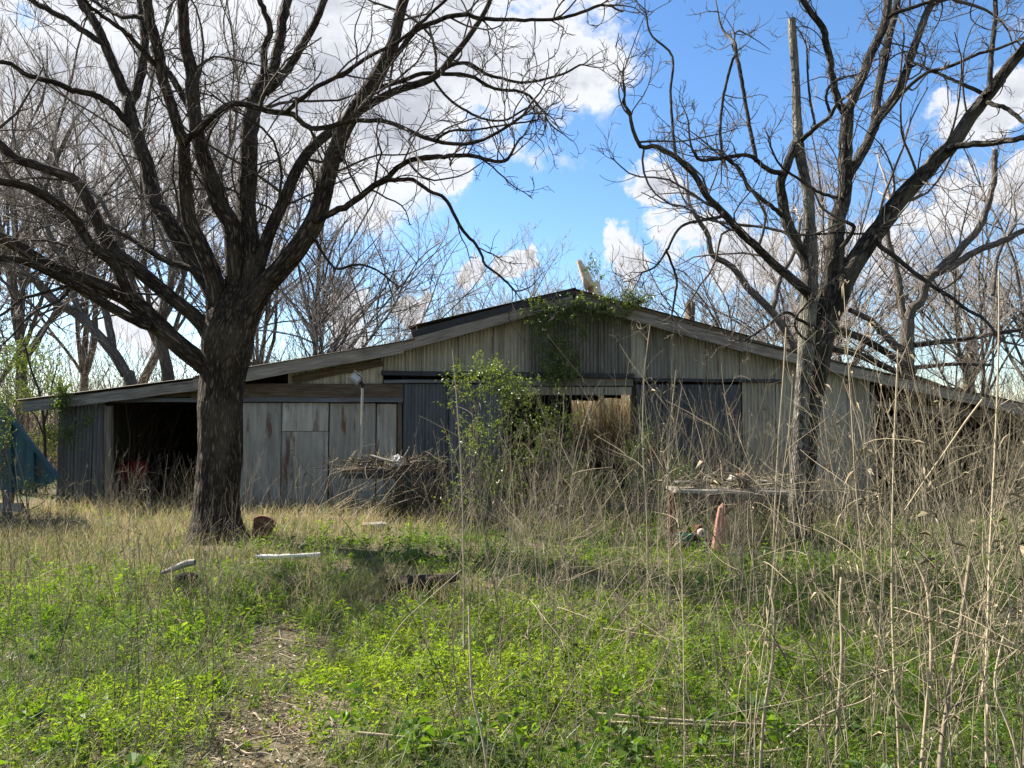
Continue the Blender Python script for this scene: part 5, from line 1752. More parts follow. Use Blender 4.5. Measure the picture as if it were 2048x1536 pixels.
    fallen('crooked fallen branch with broken stubs over the right bay, nearest the right edge', lin([(1830, 690), (1880, 684), (1935, 678), (1985, 668), (2040, 660)], 6, 4), 19.5, 0.2, 4)
    # red machine in the dark left bay
    Y = 17.6
    c = np.array([P(268, 950, Y)[0], Y, 0.0])
    g = thing('red_machine', c, 'small red machine half hidden in the dark bay left of the big trunk', 'machine')
    mb = MB()
    lathe(mb, c + [-0.35, 0, 0.72], [(0.001, 0), (0.16, 0.0), (0.2, 0.06), (0.21, 0.45), (0.17, 0.66), (0.001, 0.68)], 14, axis=(1, 0, 0))
    mb.obj('hood', M['red_paint'], g, True)
    mb = MB()
    box(mb, c + [0, 0, 0.42], (0.62, 0.3, 0.3))
    mb.obj('chassis', M['rust'], g)
    for sx in (-0.3, 0.32):
        mb = MB()
        lathe(mb, c + [sx, -0.2, 0.24], [(0.05, 0), (0.2, 0), (0.24, 0.03), (0.24, 0.09), (0.2, 0.12), (0.05, 0.12)], 18, axis=(0, -1, 0))
        mb.obj('wheel', M['black'], g, True)
    mb = MB()
    tube_batch(mb, catmull([c + [0.3, 0, 0.7], c + [0.55, 0, 0.95], c + [0.7, 0, 1.0]], 6), np.full((1, 6), 0.018), 8)
    mb.obj('handle', M['steel_dark'], g, True)
    # red canister by the right door
    c = np.array([P(1303, 915, YF - 0.3)[0], YF - 0.3, float(P(1303, 918, YF - 0.3)[2])])
    g = thing('canister', c, 'small dark red canister hanging against the right sliding door', 'canister')
    mb = MB()
    lathe(mb, c, [(0.001, 0), (0.07, 0), (0.075, 0.02), (0.075, 0.3), (0.05, 0.36), (0.02, 0.38), (0.02, 0.42), (0.001, 0.42)], 14)
    mb.obj('tank', M['red_paint'], g, True)
    mb = MB()
    tube_batch(mb, catmull([c + [0, 0, .4], c + [.05, -.02, .46], c + [.1, -.02, .4], c + [.09, -.03, .15]], 9), np.full((1, 9), 0.012), 6)
    mb.obj('hose', M['black'], g, True)
    mb = MB()
    beam(mb, c + [0, 0.1, 0.2], c + [0, 0.22, 0.2], 0.05, 0.05, n=3)
    mb.obj('bracket', M['steel_dark'], g)
    # broken boards lying in the barn opening
    for i, (a, b, lab) in enumerate([((1150, 1000), (1262, 985), 'dark plank lying across the barn opening, nearest the ground'), ((1140, 960), (1180, 1010), 'short dark plank leaning on its end inside the barn opening')]):
        mb = MB()
        beam(mb, P(a[0], a[1], YF + 0.5), P(b[0], b[1], YF + 0.6), 0.05, 0.2, n=6, seed=i)
        tag(mb.obj('plank', M['wood_brown'], None), lab, 'plank')


make_hopper()
make_lamp()
make_left_bench()
make_right_bench()
make_small_things()

# ------------------------------------------------------------------ ground cover
def path_mask(x, y):
    """1 on the trodden bare patches, 0 elsewhere"""
    cx = np.interp(y, [2.5, 3.6, 4.3, 5.6, 6.8, 8.5], [-1.1, -1.18, -1.36, -1.68, -1.9, -1.7])
    w = np.interp(y, [2.5, 4.2, 4.9, 5.5, 6.2, 7.5], [0.42, 0.36, 0.18, 0.46, 0.16, 0.05])
    d = np.abs(x - cx) / w + 0.55 * noise2(x, y, 21, 5.0, 4)
    m = np.clip(1.25 - 0.8 * d, 0, 1)
    d2 = np.hypot((x + 3.6) / 0.6, (y - 4.6) / 0.5) + 0.4 * noise2(x, y, 22, 4.0, 3)
    m = np.maximum(m, np.clip(1.2 - d2, 0, 0.8))
    # short growth in front of the white pipe
    px_ = np.hypot((x + 2.75) / 0.5, (y - 8.95) / 0.42)
    m = np.maximum(m, np.clip(1.5 - px_, 0, 0.93))
    # round the stump and the rotten log
    st_ = np.hypot((x + 3.15) / 0.35, (y - 7.25) / 0.45)
    lg_ = np.hypot((x + 0.85) / 0.5, (y - 7.1) / 0.45)
    return np.maximum(m, np.maximum(np.clip(1.5 - st_, 0, 0.9), np.clip(1.5 - lg_, 0, 0.9)))


def dry_mask(x, y):
    a = 1 / (1 + np.exp(-((-x - 2.7) * 1.5 + (y - 10.2) * 0.9)))       # left back
    a = a * (1 / (1 + np.exp(-(y - 8.2) * 1.6)))
    b = 0.5 * np.exp(-((x + 1.5) / 1.6) ** 2 - ((y - 7.4) / 1.0) ** 2)
    c = 0.45 * (1 / (1 + np.exp(-(y - 12.8) * 1.4)))
    return np.clip(a + b + c, 0, 1)


def field(n, seed, y0=2.4, y1=17.5, pw=1.0):
    r = np.random.RandomState(seed)
    y = np.exp(r.uniform(math.log(y0), math.log(y1), n)) if pw == 1.0 else r.uniform(y0, y1, n)
    hw = 0.76 * y + 1.6
    x = r.uniform(-1, 1, n) * hw
    return x, y, r


def make_weeds():
    x, y, r = field(40000, 81)
    lush = noise2(x, y, 25, 1.6, 4)
    pk = (1 - 0.86 * path_mask(x, y)) * (1 - 0.90 * dry_mask(x, y)) * np.clip(0.72 + 0.6 * lush, 0.08, 1) * (1 - 0.3 * np.clip((y - 6.3) / 1.5, 0, 1))
    pk = pk * np.where(y > YF - 0.3, 0, 1)
    keep = r.uniform(0, 1, len(x)) < pk
    x, y, lush = x[keep], y[keep], lush[keep]
    n = len(x)
    sc = np.clip(np.sqrt(y / 4.2), 0.8, 1.9)
    h = np.clip(0.09 + 0.13 * noise2(x, y, 26, 3.4, 3) + 0.07 * lush + 0.04 * r.normal(0, 1, n), 0.03, 0.36) * np.clip(sc, 0.9, 1.25)
    k = 14
    base = np.column_stack([x, y, gz(x, y)])
    lean = r.normal(0, 0.25, (n, 2))
    t = np.linspace(0.15, 1, k)[None, :]
    az = r.uniform(0, 6.28, (n, 1)) + np.arange(k)[None, :] * 2.1 + r.normal(0, 0.3, (n, k))
    hh = h[:, None] * t
    pos = np.stack([base[:, 0:1] + lean[:, 0:1] * hh, base[:, 1:2] + lean[:, 1:2] * hh, base[:, 2:3] + hh], -1).reshape(-1, 3)
    el = r.uniform(-0.1, 1.25, (n, k))
    d = np.stack([np.cos(az) * np.cos(el), np.sin(az) * np.cos(el), np.sin(el)], -1).reshape(-1, 3)
    big = np.repeat(r.uniform(0.6, 1.4, n) * sc, k)
    ln = 0.036 * big * r.uniform(0.7, 1.3, n * k)
    wd = ln * np.repeat(r.choice([0.15, 0.22, 0.36], n, p=[0.5, 0.33, 0.17]), k)
    tint = np.clip(np.repeat(0.60 + 0.30 * noise2(x, y, 27, 1.1, 3) + r.normal(0, 0.18, n) - 0.16 * np.clip((y - 6.3) / 1.5, 0, 1), k) + r.normal(0, 0.07, n * k), 0, 1)
    mb = MB()
    leaves(mb, pos, d, ln, wd, r, tint, 0.2)
    # broad-leaved plants here and there
    bx, by, _ = field(700, 83, 2.6, 11)
    kp = r.uniform(0, 1, len(bx)) < (1 - path_mask(bx, by)) * (1 - dry_mask(bx, by)) * np.clip(0.5 + noise2(bx, by, 28, 1.5, 3), 0, 1)
    bx, by = bx[kp], by[kp]
    nb, kb = len(bx), 11
    az = r.uniform(0, 6.28, (nb, kb))
    el = r.uniform(0.1, 1.0, (nb, kb))
    dd = np.stack([np.cos(az) * np.cos(el), np.sin(az) * np.cos(el), np.sin(el)], -1).reshape(-1, 3)
    hb = np.repeat(r.uniform(0.04, 0.2, nb), kb) * r.uniform(0.4, 1, nb * kb)
    pb = np.column_stack([np.repeat(bx, kb), np.repeat(by, kb), np.repeat(gz(bx, by), kb) + hb]) + dd * 0.03
    lb = np.repeat(r.uniform(0.05, 0.11, nb), kb) * r.uniform(0.6, 1.2, nb * kb)
    leaves(mb, pb, dd, lb, lb * 0.5, r, np.clip(np.repeat(r.normal(0.35, 0.2, nb), kb), 0, 1), 0.3)
    o = mb.obj('ground_weeds', M['weed'])
    tag(o, 'fresh yellow green low weeds carpeting the yard', 'weeds', kind='stuff')


def blades(mb, x, y, h, w, r, tint, bend, seg=4, z0=None):
    n = len(x)
    az = r.uniform(0, 6.28, n)
    bd = np.column_stack([np.cos(az), np.sin(az)]) * (bend * r.uniform(0.3, 1.0, n))[:, None]
    saz = r.uniform(0, 6.28, n)
    side = np.column_stack([np.cos(saz), np.sin(saz), np.zeros(n)])
    z = gz(x, y) if z0 is None else z0
    t = np.linspace(0, 1, seg)
    V = np.zeros((n, seg, 2, 3))
    for i, tt in enumerate(t):
        c = np.column_stack([x + bd[:, 0] * h * tt ** 1.8, y + bd[:, 1] * h * tt ** 1.8, z + h * (tt - 0.38 * np.minimum(bend, 1.2) * tt ** 2.4)])
        ww = (w * (1 - tt ** 1.4) * 0.5 + 0.0004)[:, None]
        V[:, i, 0] = c - side * ww
        V[:, i, 1] = c + side * ww
    idx = np.arange(n * seg * 2).reshape(n, seg, 2)
    q = np.stack([idx[:, :-1, 0], idx[:, :-1, 1], idx[:, 1:, 1], idx[:, 1:, 0]], -1).reshape(-1, 4)
    mb.add(V, quads=q, tint=np.repeat(tint, seg * 2))


def make_grass():
    # dry and olive grass of the left back and along the wall
    x, y, r = field(90000, 91, 5.5, 16.6)
    dm = dry_mask(x, y)
    tx = float(P(433, 1062, 11.2)[0])
    near = np.exp(-((x - tx) / 0.5) ** 2 - ((y - 10.6) / 0.8) ** 2)
    keep = r.uniform(0, 1, len(x)) < dm * (1 - 0.75 * near) * np.clip(0.75 + 0.4 * noise2(x, y, 31, 2.2, 3), 0.1, 1)
    x, y, dm = x[keep], y[keep], dm[keep]
    n = len(x)
    h = np.clip(r.normal(0.36, 0.14, n) * (0.8 + 0.35 * noise2(x, y, 32, 1.3, 3)), 0.08, 0.8)
    w = np.clip(0.004 * np.sqrt(y / 5), 0.003, 0.009)
    tint = np.clip(0.66 + 0.24 * noise2(x, y, 33, 0.9, 3) + r.normal(0, 0.2, n) + 0.12 * (y > 13), 0, 1)
    mb = MB()
    blades(mb, x, y, h, w, r, tint, np.full(n, 0.75))
    tag(mb.obj('dry_grass', M['grass']), 'tan and olive dry grass around the big dark tree and along the barn wall', 'grass', kind='stuff')
    # green grass tufts
    r = np.random.RandomState(95)
    cx, cy, _ = field(420, 96, 3.2, 14)
    k = 1 - 0.6 * path_mask(cx, cy)
    sel = r.uniform(0, 1, len(cx)) < k
    cx, cy = cx[sel], cy[sel]
    # named darker tufts of the photo
    ex = [(540, 1225), (640, 1250), (520, 1370), (700, 1200), (600, 1190), (362, 1196), (388, 1194), (372, 1188), (350, 1190), (760, 1240), (800, 1190), (850, 1196), (900, 1190), (550, 1130), (620, 1132), (480, 1180), (660, 1180), (560, 1165)]
    for px, py in ex:
        Yd = FPX * EYE / (py - HOR)
        p = P(px, py, Yd)
        for q in range(3):
            cx = np.append(cx, p[0] + r.normal(0, 0.1))
            cy = np.append(cy, p[1] + r.normal(0, 0.1))
    m = len(cx)
    per = 42
    bi = np.repeat(np.arange(m), per)
    sig = np.repeat(r.uniform(0.05, 0.16, m), per)
    x = cx[bi] + r.normal(0, 1, m * per) * sig
    y = cy[bi] + r.normal(0, 1, m * per) * sig
    h = np.repeat(r.uniform(0.14, 0.36, m), per) * r.uniform(0.5, 1.2, m * per)
    w = np.clip(0.0042 * np.sqrt(y / 4), 0.003, 0.008)
    tint = np.clip(np.repeat(r.uniform(0.0, 0.42, m), per) + r.normal(0, 0.1, m * per), 0, 1)
    mb = MB()
    blades(mb, x, y, h, w, r, tint, np.full(m * per, 0.95))
    tag(mb.obj('grass_tufts', M['grass']), 'green and olive grass tufts scattered among the weeds', 'grass', kind='stuff')
    # thin fine grass everywhere
    x, y, r = field(50000, 97, 2.5, 16.2)
    keep = r.uniform(0, 1, len(x)) < 0.8 - 0.65 * path_mask(x, y)
    x, y = x[keep], y[keep]
    n = len(x)
    h = r.uniform(0.08, 0.30, n)
    tint = np.clip(r.normal(0.18, 0.24, n) + 0.2 * np.clip((y - 6.5) / 2, 0, 1), 0, 1)
    mb = MB()
    blades(mb, x, y, h, np.clip(0.0032 * np.sqrt(y / 4), 0.0025, 0.007), r, tint, np.full(n, 0.9), 3)
    tag(mb.obj('thin_grass', M['grass']), 'thin grass blades growing through the low weeds', 'grass', kind='stuff')


def make_litter():
    r = np.random.RandomState(101)
    x, y, _ = field(70000, 102, 2.5, 12)
    pm = path_mask(x, y)
    keep = r.uniform(0, 1, len(x)) < 0.07 + 0.75 * pm
    x, y = x[keep], y[keep]
    n = len(x)
    d = unit(np.column_stack([r.normal(0, 1, n), r.normal(0, 1, n), r.normal(0, 0.25, n)]))
    mb = MB()
    leaves(mb, np.column_stack([x, y, gz(x, y) + r.uniform(0.004, 0.03, n)]), d, r.uniform(0.012, 0.05, n), r.uniform(0.006, 0.026, n), r, np.clip(r.normal(0.45, 0.3, n), 0, 1), 0.0)
    tag(mb.obj('leaf_litter', M['litter']), 'dead leaves and chaff on the bare trodden patches', 'leaf litter', kind='stuff')
    # bits of twig on the path
    n = 520
    y = r.uniform(2.6, 6.6, n)
    x = np.interp(y, [2.5, 3.6, 4.3, 5.6, 6.8], [-1.1, -1.18, -1.36, -1.68, -1.9]) + r.normal(0, 0.35, n)
    d = unit(np.column_stack([r.normal(0, 1, n), r.normal(0, 0.6, n), r.normal(0, 0.06, n)]))
    L = r.uniform(0.04, 0.28, n)
    p, ra, _ = grow(np.column_stack([x, y, gz(x, y) + 0.02]), d, L, r.uniform(0.0012, 0.004, n), 4, 0.1, 0, 0.6, r)
    mb = MB()
    tube_batch(mb, p, ra, 4, tint=np.clip(r.normal(0.6, 0.25, n), 0, 1))
    tag(mb.obj('twig_litter', M['stalk'], None, True), 'short dry twigs littering the bare trodden patch', 'twigs', kind='stuff')


def make_far_grass():  # pale translucent blades added so the brush beyond the barn reads bright
    r = np.random.RandomState(98)
    n = 9000
    x = r.uniform(-2, 9, n)
    y = r.uniform(29.3, 33.5, n)
    mb = MB()
    blades(mb, x, y, r.uniform(2.0, 4.6, n), np.full(n, 0.024), r, np.clip(r.normal(0.9, 0.1, n), 0, 1), np.full(n, 0.35), 4)
    tag(mb.obj('brightening_grass', M['grass']), 'pale tall dry grass added beyond the barn to brighten the view through it', 'grass', kind='stuff')


make_far_grass()
make_weeds()
make_grass()
make_litter()

# ------------------------------------------------------------------ dry weed stalks
def stalk_mesh(kind, seed, tn):
    """a dry weed stalk at the origin: upright, leaning, snapped or forked"""
    r = np.random.RandomState(seed)
    mb = MB()
    H = r.uniform(1.5, 2.5)
    lean = {'upright': 0.05, 'leaning': 0.5, 'snapped': 0.12, 'forked': 0.08}[kind]
    az = r.uniform(0, 6.28)
    d = unit(np.array([[math.cos(az) * lean, math.sin(az) * lean, 1.0]]))
    r0 = r.uniform(0.0022, 0.0043)
    n = 16
    cut = 1.0
    if kind == 'snapped':
        cut = r.uniform(0.35, 0.7)
    p, ra, dr = grow(np.zeros((1, 3)), d, np.array([H * cut]), np.array([r0]), n, 0.042, 0.004, 0.45 if cut == 1 else 0.75, r)
    ra = ra * (1 + 0.14 * (np.arange(n + 1) % 4 == 0))
    p[:, 0, 2] -= 0.04
    tube_batch(mb, p, ra, 6, tint=tn)
    if kind == 'snapped':
        # the top folded over and hanging
        a = r.uniform(0, 6.28)
        dd = unit(np.array([[math.cos(a), math.sin(a), r.uniform(-0.9, 0.25)]]))
        q, qr, qd = grow(p[:, -1], dd, np.array([H * (1 - cut)]), ra[:, -1] * 0.9, 9, 0.06, -0.01, 0.35, r)
        tube_batch(mb, q, qr, 5, tint=min(1, tn + 0.2))
        src = [(p, ra, dr, H * cut, 0.4), (q, qr, qd, H * (1 - cut), 0.2)]
    else:
        src = [(p, ra, dr, H, 0.35)]
    if kind == 'forked':
        s = p[:, 5:6][:, 0]
        for k in range(2):
            a = r.uniform(0, 6.28)
            dd = unit(np.array([[math.cos(a) * 0.45, math.sin(a) * 0.45, 1]]))
            q, qr, qd = grow(p[:, 4 + 3 * k], dd, np.array([H * 0.55]), ra[:, 5] * 0.7, 11, 0.05, 0.01, 0.4, r)
            tube_batch(mb, q, qr, 5, tint=tn)
            src.append((q, qr, qd, H * 0.5, 0.2))
    for (pp, rr_, dd_, L, t0) in src:
        a = spawn(pp, rr_, dd_, np.array([L]), 6.5, t0 * 0.7, (25, 65), 0.24, 0.08, 0.6, (0.0015, 0.0022), 0.1, r)
        if len(a[0]):
            q, qr, qd = grow(a[0], a[1], a[2], np.maximum(a[3], 0.0014), 5, 0.12, 0.01, 0.5, r)
            tube_batch(mb, q, qr, 4, tint=np.clip(tn + r.normal(0.1, 0.1, len(q)), 0, 1))
    # curled dead leaf shreds and small seed heads still hanging on it
    for (pp, rr_, dd_, L, t0) in src:
        m = r.randint(5, 14)
        i = r.randint(2, pp.shape[1], m)
        leaves(mb, pp[0, i], unit(r.normal(0, 1, (m, 3)) + [0, 0, -0.5]), r.uniform(0.02, 0.07, m), r.uniform(0.005, 0.014, m), r, np.clip(tn + r.normal(0.1, 0.2, m), 0, 1), 0.5)
        e = pp[0, -1] + r.normal(0, 0.012, (9, 3))
        leaves(mb, e, unit(r.normal(0, 0.7, (9, 3)) + dd_[0, -1]), r.uniform(0.012, 0.03, 9), r.uniform(0.004, 0.009, 9), r, np.full(9, max(0, tn - 0.25)), 0.1)
    return mb.mesh('weed_stalk', M['stalk'], True), tn, H


def make_stalks():
    r = np.random.RandomState(121)
    kinds = ['upright', 'leaning', 'snapped', 'forked']
    protos = {k: [stalk_mesh(k, 1000 + 50 * i + j, tn) for j, tn in enumerate(ts)] for i, (k, ts) in enumerate([
        ('upright', [0.85, 0.8, 0.5, 0.45, 0.2, 0.15, 0.75]), ('leaning', [0.9, 0.8, 0.5, 0.45, 0.2, 0.15]),
        ('snapped', [0.95, 0.85, 0.5, 0.45, 0.2, 0.75]), ('forked', [0.8, 0.5, 0.2, 0.45])])}
    words = {'upright': 'straight stalk', 'leaning': 'slanting stalk', 'snapped': 'snapped folded stalk', 'forked': 'forked stalk'}
    marks = [(-60, 50, 'under the blue hopper'), (50, 120, 'under the tip of the blue hopper'), (120, 215, 'under the corrugated end wall'), (215, 300, 'under the dark left bay'),
             (300, 395, 'just left of the big trunk'), (395, 440, 'right under the big trunk'),
             (880, 940, 'before the grey sliding door'), (940, 1010, 'before the bright green shrub'), (1010, 1080, 'left of the hanging gable vine'), (1080, 1140, 'below the hanging gable vine'),
             (1140, 1200, 'before the left half of the barn gap'), (1200, 1260, 'before the right half of the barn gap'), (1260, 1335, 'just left of the plank workbench'), (1335, 1410, 'before the teal tub'),
             (1410, 1460, 'before the orange-red post'), (1460, 1550, 'before the right half of the workbench'), (1550, 1640, 'before the fused grey trunks'),
             (1640, 1690, 'just right of the fused grey trunks'), (1690, 1745, 'before the pale wall beyond the fused trunks'), (1745, 1800, 'before the shelf board of the right bay'),
             (1800, 1860, 'before the left end of the pale rail'), (1860, 1920, 'before the middle of the pale rail'), (1920, 1985, 'below the brown dead stub'), (1985, 2048, 'at the right edge'), (2048, 2150, 'beyond the right edge')]
    used = set()
    zones = [(1640, 2130, 2.8, 6.5, 104), (1240, 1640, 3.0, 8.0, 58), (880, 1240, 3.2, 9.0, 48), (-40, 430, 3.2, 8.0, 34)]
    for (p0, p1, y0, y1, n) in zones:
        for i in range(n):
            for attempt in range(60):
                k = r.choice(kinds, p=[0.40, 0.28, 0.24, 0.08])
                pi = r.randint(len(protos[k]))
                me, tn, H = protos[k][pi]
                u = r.uniform(0, 1)
                Y = math.exp(math.log(y0) + u * math.log(y1 / y0))
                px = r.uniform(p0, p1)
                place = [m[2] for m in marks if m[0] <= px < m[1]][0]
                tone = 'pale' if tn > 0.7 else ('tan' if tn > 0.35 else 'dark brown')
                dep = 'rooted near the camera' if u < 0.36 else ('rooted midway' if u < 0.7 else 'rooted farther')
                lab = tone + ' ' + words[k] + ' ' + dep + ', ' + place
                if lab not in used:
                    break
            used.add(lab)
            x = float(P(px, 860, Y)[0])
            o = bpy.data.objects.new('weed_stalk', me)
            COL.objects.link(o)
            o.location = (x, Y, float(gz(x, Y)))
            s = r.uniform(0.65, 1.08) * (0.62 if p0 < 0 else (0.78 if p0 < 1600 else 1.0))
            th = s * (0.75 if p0 < 0 else 0.95)
            o.scale = (th, th, s)
            o.rotation_euler = (r.normal(0, 0.05), r.normal(0, 0.05), r.uniform(0, 6.28))
            tag(o, lab, 'weed stalk', 'dry weed stalks standing in the yard')
    # stalks that stand out in the photo, each drawn where it stands
    special = [
        ([(1545, 1270), (1545, 1140), (1556, 900), (1566, 760), (1572, 655)], 6.4, 4.4, 2.2, 0.85, 'very tall straight pale stalk crossing the foot of the fused grey trunks'),
        ([(1338, 1240), (1339, 1140), (1335, 1000), (1338, 880), (1352, 740)], 6.6, 4.0, 2.0, 0.7, 'tall pale stalk standing just left of the plank workbench'),
        ([(1296, 1250), (1294, 1040), (1286, 900), (1288, 760), (1300, 650)], 6.5, 3.6, 1.6, 0.65, 'tall pale stalk right of the barn opening'),
        ([(1486, 1180), (1484, 1134), (1470, 1039), (1436, 978), (1409, 928)], 8.0, 3.6, 2.2, 0.95, 'bright bent stalk lying across the plank workbench'),
        ([(1879, 1560), (1885, 1480), (1904, 1348), (1920, 1257), (1941, 1112)], 3.4, 10, 7.0, 0.35, 'thickest dark brown stalk with a cut top at the lower right'),
        ([(1842, 1560), (1850, 1450), (1862, 1328), (1860, 1240), (1852, 1170), (1830, 1120)], 3.5, 7, 5.0, 0.6, 'thick stalk with a broken bent tip, just left of the thickest dark one'),
        ([(1800, 1560), (1795, 1450), (1788, 1328), (1784, 1200), (1784, 1100), (1788, 900), (1796, 700)], 3.5, 6, 2.6, 0.7, 'long straight stalk reaching over the right bay, left of the thick ones'),
        ([(1974, 1560), (1972, 1348), (1976, 1240), (1980, 1100), (1990, 900), (1997, 700), (1998, 540)], 3.4, 6, 2.4, 0.75, 'tallest straight pale stalk near the right edge, reaching up to the branches'),
        ([(1968, 795), (1930, 845), (1893, 899), (1850, 960), (1810, 1020)], 4.0, 4.0, 2.6, 1.0, 'bright bare broken stick slanting across the dark right bay'),
        ([(700, 1452), (712, 1425), (750, 1340), (800, 1252), (860, 1195), (922, 1140)], 4.9, 3.0, 1.6, 0.95, 'pale stalk leaning far to the right over the green weeds left of centre'),
        ([(930, 1400), (928, 1250), (926, 1040), (918, 860), (905, 700)], 5.2, 3.6, 1.5, 0.6, 'slim upright stalk left of the shrub, in line with the lean-to roof kink'),
        ([(975, 1545), (962, 1460), (945, 1390), (940, 1300), (938, 1210)], 3.5, 5, 3.6, 0.75, 'short broken stalk at the bottom centre of the photo'),
        ([(1520, 1560), (1528, 1430), (1545, 1320), (1548, 1220), (1535, 1170)], 3.5, 7, 4.5, 0.5, 'brown crooked stalk at the bottom, right of centre'),
        ([(1672, 1560), (1676, 1440), (1684, 1300), (1680, 1210), (1683, 1155)], 3.6, 7, 5.5, 0.5, 'short stout cut stalk in the lower right among green weeds'),
        ([(1530, 1530), (1580, 1470), (1660, 1425), (1720, 1405), (1752, 1385)], 3.8, 4.5, 3.0, 0.9, 'pale curved stalk bending low to the right over the weeds'),
        ([(2046, 1560), (2020, 1460), (1990, 1380), (2000, 1300), (2020, 1220), (2010, 1160)], 3.3, 5, 3, 0.75, 'wavy pale stalk at the lower right corner'),
    ]
    for pts, Y, h0, h1, tn, lab in special:
        d = digit(lin(pts, h0 * 0.52, h1 * 0.52), Y, 0.15)
        z0 = d[0][2]
        if z0 > 0.02 and 'slanting' not in lab and 'across the plank' not in lab:
            d = [[d[0][0], d[0][1], -0.02, d[0][3] * 1.05]] + d
        a = catmull(d, 26)
        mb = MB()
        tube_batch(mb, a[None, :, :3], a[None, :, 3] * (1 + 0.12 * (np.arange(26) % 5 == 0)), 8, tint=tn, rough=0.04, seed=int(Y * 10))
        pp, rr_, dd_, L = limb_arrays([d])
        s = spawn(pp, rr_, dd_, L, 2.2, 0.3, (25, 60), 0.2, 0.1, 0.5, (0.0015, 0.002), 0.1, r)
        q, qr, qd = grow(s[0], s[1], s[2], np.maximum(s[3], 0.0015), 5, 0.1, 0.01, 0.5, r)
        tube_batch(mb, q, qr, 4, tint=tn)
        tag(mb.obj('weed_stalk', M['stalk'], None, True), lab, 'weed stalk')
    # stalks fallen flat
    fl = [([(715, 1466), (800, 1474), (900, 1488), (985, 1500)], 3.9, 'pale fallen stalk lying flat over the weeds left of the bottom centre'),
          ([(1195, 1428), (1350, 1440), (1520, 1449), (1690, 1452)], 4.1, 'long fallen stalk lying level across the green weeds right of centre'),
          ([(1200, 1445), (1330, 1448), (1450, 1452), (1560, 1450)], 4.15, 'second fallen stalk just under the long level one, darker'),
          ([(1180, 1530), (1300, 1515), (1450, 1512), (1600, 1495)], 3.75, 'fallen stalk lying nearest the bottom edge')]
    for pts, Y, lab in fl:
        a = catmull(digit(lin(pts, 3.4, 2.2), Y), 16)
        mb = MB()
        tube_batch(mb, a[None, :, :3], a[None, :, 3], 6, tint=0.8, rough=0.05, seed=1)
        tag(mb.obj('fallen_stalk', M['stalk'], None, True), lab, 'weed stalk')
    # sticks lying on the path
    st = [([(450, 1482), (492, 1502), (545, 1513)], 3.9, 'pale stick lying on the bare path at the bottom, lower one'),
          ([(470, 1500), (510, 1482), (560, 1462), (600, 1436)], 4.0, 'thin forked stick lying slantwise on the bare path'),
          ([(505, 1432), (520, 1440), (535, 1448)], 4.3, 'short pale stick lying on the middle of the bare path')]
    for pts, Y, lab in st:
        q_ = [np.append(P(u_, v_, FPX * EYE / (v_ - HOR)), 0.006 - 0.001 * i_) for i_, (u_, v_) in enumerate(pts)]
        a = catmull(q_, 10)
        a[:, 2] = gz(a[:, 0], a[:, 1]) + 0.03 + 0.01 * np.sin(np.arange(10))
        mb = MB()
        tube_batch(mb, a[None, :, :3], a[None, :, 3], 6, tint=0.85)
        tag(mb.obj('stick', M['stalk'], None, True), lab, 'stick')
    # the rest: too many to count, farther away
    def mass(n, p0, p1, y0, y1, h, seed, label, tm, lean=0.22, rad=(0.0022, 0.0015)):
        r = np.random.RandomState(seed)
        Y = r.uniform(y0, y1, n)
        px = r.uniform(p0, p1, n)
        x = (px - 1024) / FPX * Y * 1.0
        hh = r.uniform(h[0], h[1], n)
        d = unit(np.column_stack([r.normal(0, lean, n), r.normal(0, lean * 0.6, n), np.ones(n)]))
        p, ra, dr = grow(np.column_stack([x, Y, gz(x, Y)]), d, hh, rad[0] + rad[1] * hh, 7, 0.06, -0.004, 0.4, r)
        tn = np.clip(r.normal(tm, 0.25, n), 0, 1)
        mb = MB()
        tube_batch(mb, p, ra, 4, tint=tn)
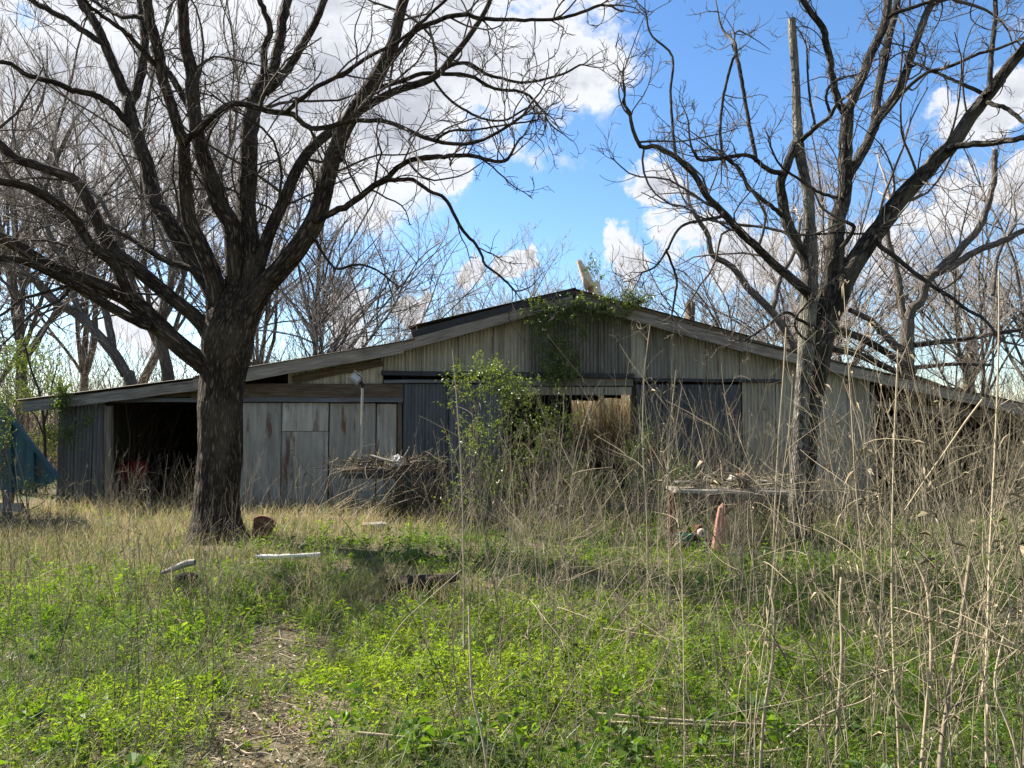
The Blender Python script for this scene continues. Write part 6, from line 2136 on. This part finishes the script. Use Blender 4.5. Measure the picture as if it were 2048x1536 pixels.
        a = spawn(p, ra, dr, hh, 1.9, 0.3, (25, 65), 0.28, 0.08, 0.6, (0.0016, 0.002), 0.08, r)
        q, qr, qd = grow(a[0], a[1], a[2], np.maximum(a[3], 0.0018), 4, 0.14, 0, 0.6, r)
        tube_batch(mb, q, qr, 3, tint=np.clip(r.normal(tm + 0.1, 0.25, len(q)), 0, 1))
        tag(mb.obj('dry_stalks', M['stalk'], None, True), label, 'undergrowth', kind='stuff')
    thin = (0.0013, 0.0012)
    mass(300, 1640, 2150, 6.0, 15.8, (0.6, 1.9), 131, 'mass of dry weed stalks before the right bay of the barn', 0.5, 0.3, (0.0018, 0.0013))
    mass(250, 1690, 2200, 8.5, 15.4, (1.5, 3.2), 139, 'tall tangle of thin grey dry stems veiling the right bay up to the eave', 0.3, 0.26, (0.0012, 0.0010))
    mass(90, 1250, 1560, 11.5, 15.6, (1.6, 2.9), 140, 'tall thin dry stems rising before the right sliding door to the gable', 0.35, 0.22, (0.0012, 0.0010))
    mass(110, 930, 1280, 5.0, 11.0, (0.8, 1.9), 141, 'thin tangled dry stems before the green shrub and the opening', 0.35, 0.3, thin)
    mass(240, 1180, 1640, 11.2, 15.8, (0.6, 2.1), 132, 'mass of dry weed stalks before the right sliding door', 0.42, 0.28, thin)
    mass(90, 1240, 1640, 7.5, 10.3, (0.4, 1.2), 138, 'sparse dry weed stalks before the plank workbench', 0.5, 0.4, thin)
    mass(240, 880, 1200, 9.5, 15.6, (0.5, 1.8), 133, 'mass of dry weed stalks in front of the barn opening', 0.42, 0.28, thin)
    mass(230, 200, 420, 13.4, 16.8, (0.4, 1.25), 134, 'mass of dry brown stems before the dark left bay', 0.4, 0.3, thin)
    mass(170, 480, 900, 13.2, 16.2, (0.4, 1.5), 135, 'thin dry stems before the grey metal panels', 0.5, 0.32, thin)
    mass(340, -200, 480, 3.6, 12.0, (0.45, 1.1), 136, 'thin dark dry stems rising from the tan grass on the left', 0.22, 0.16, thin)
    mass(280, 900, 2200, 4.0, 9.0, (0.3, 0.8), 137, 'short broken dry stems among the green weeds on the right', 0.5, 0.55, thin)


make_stalks()
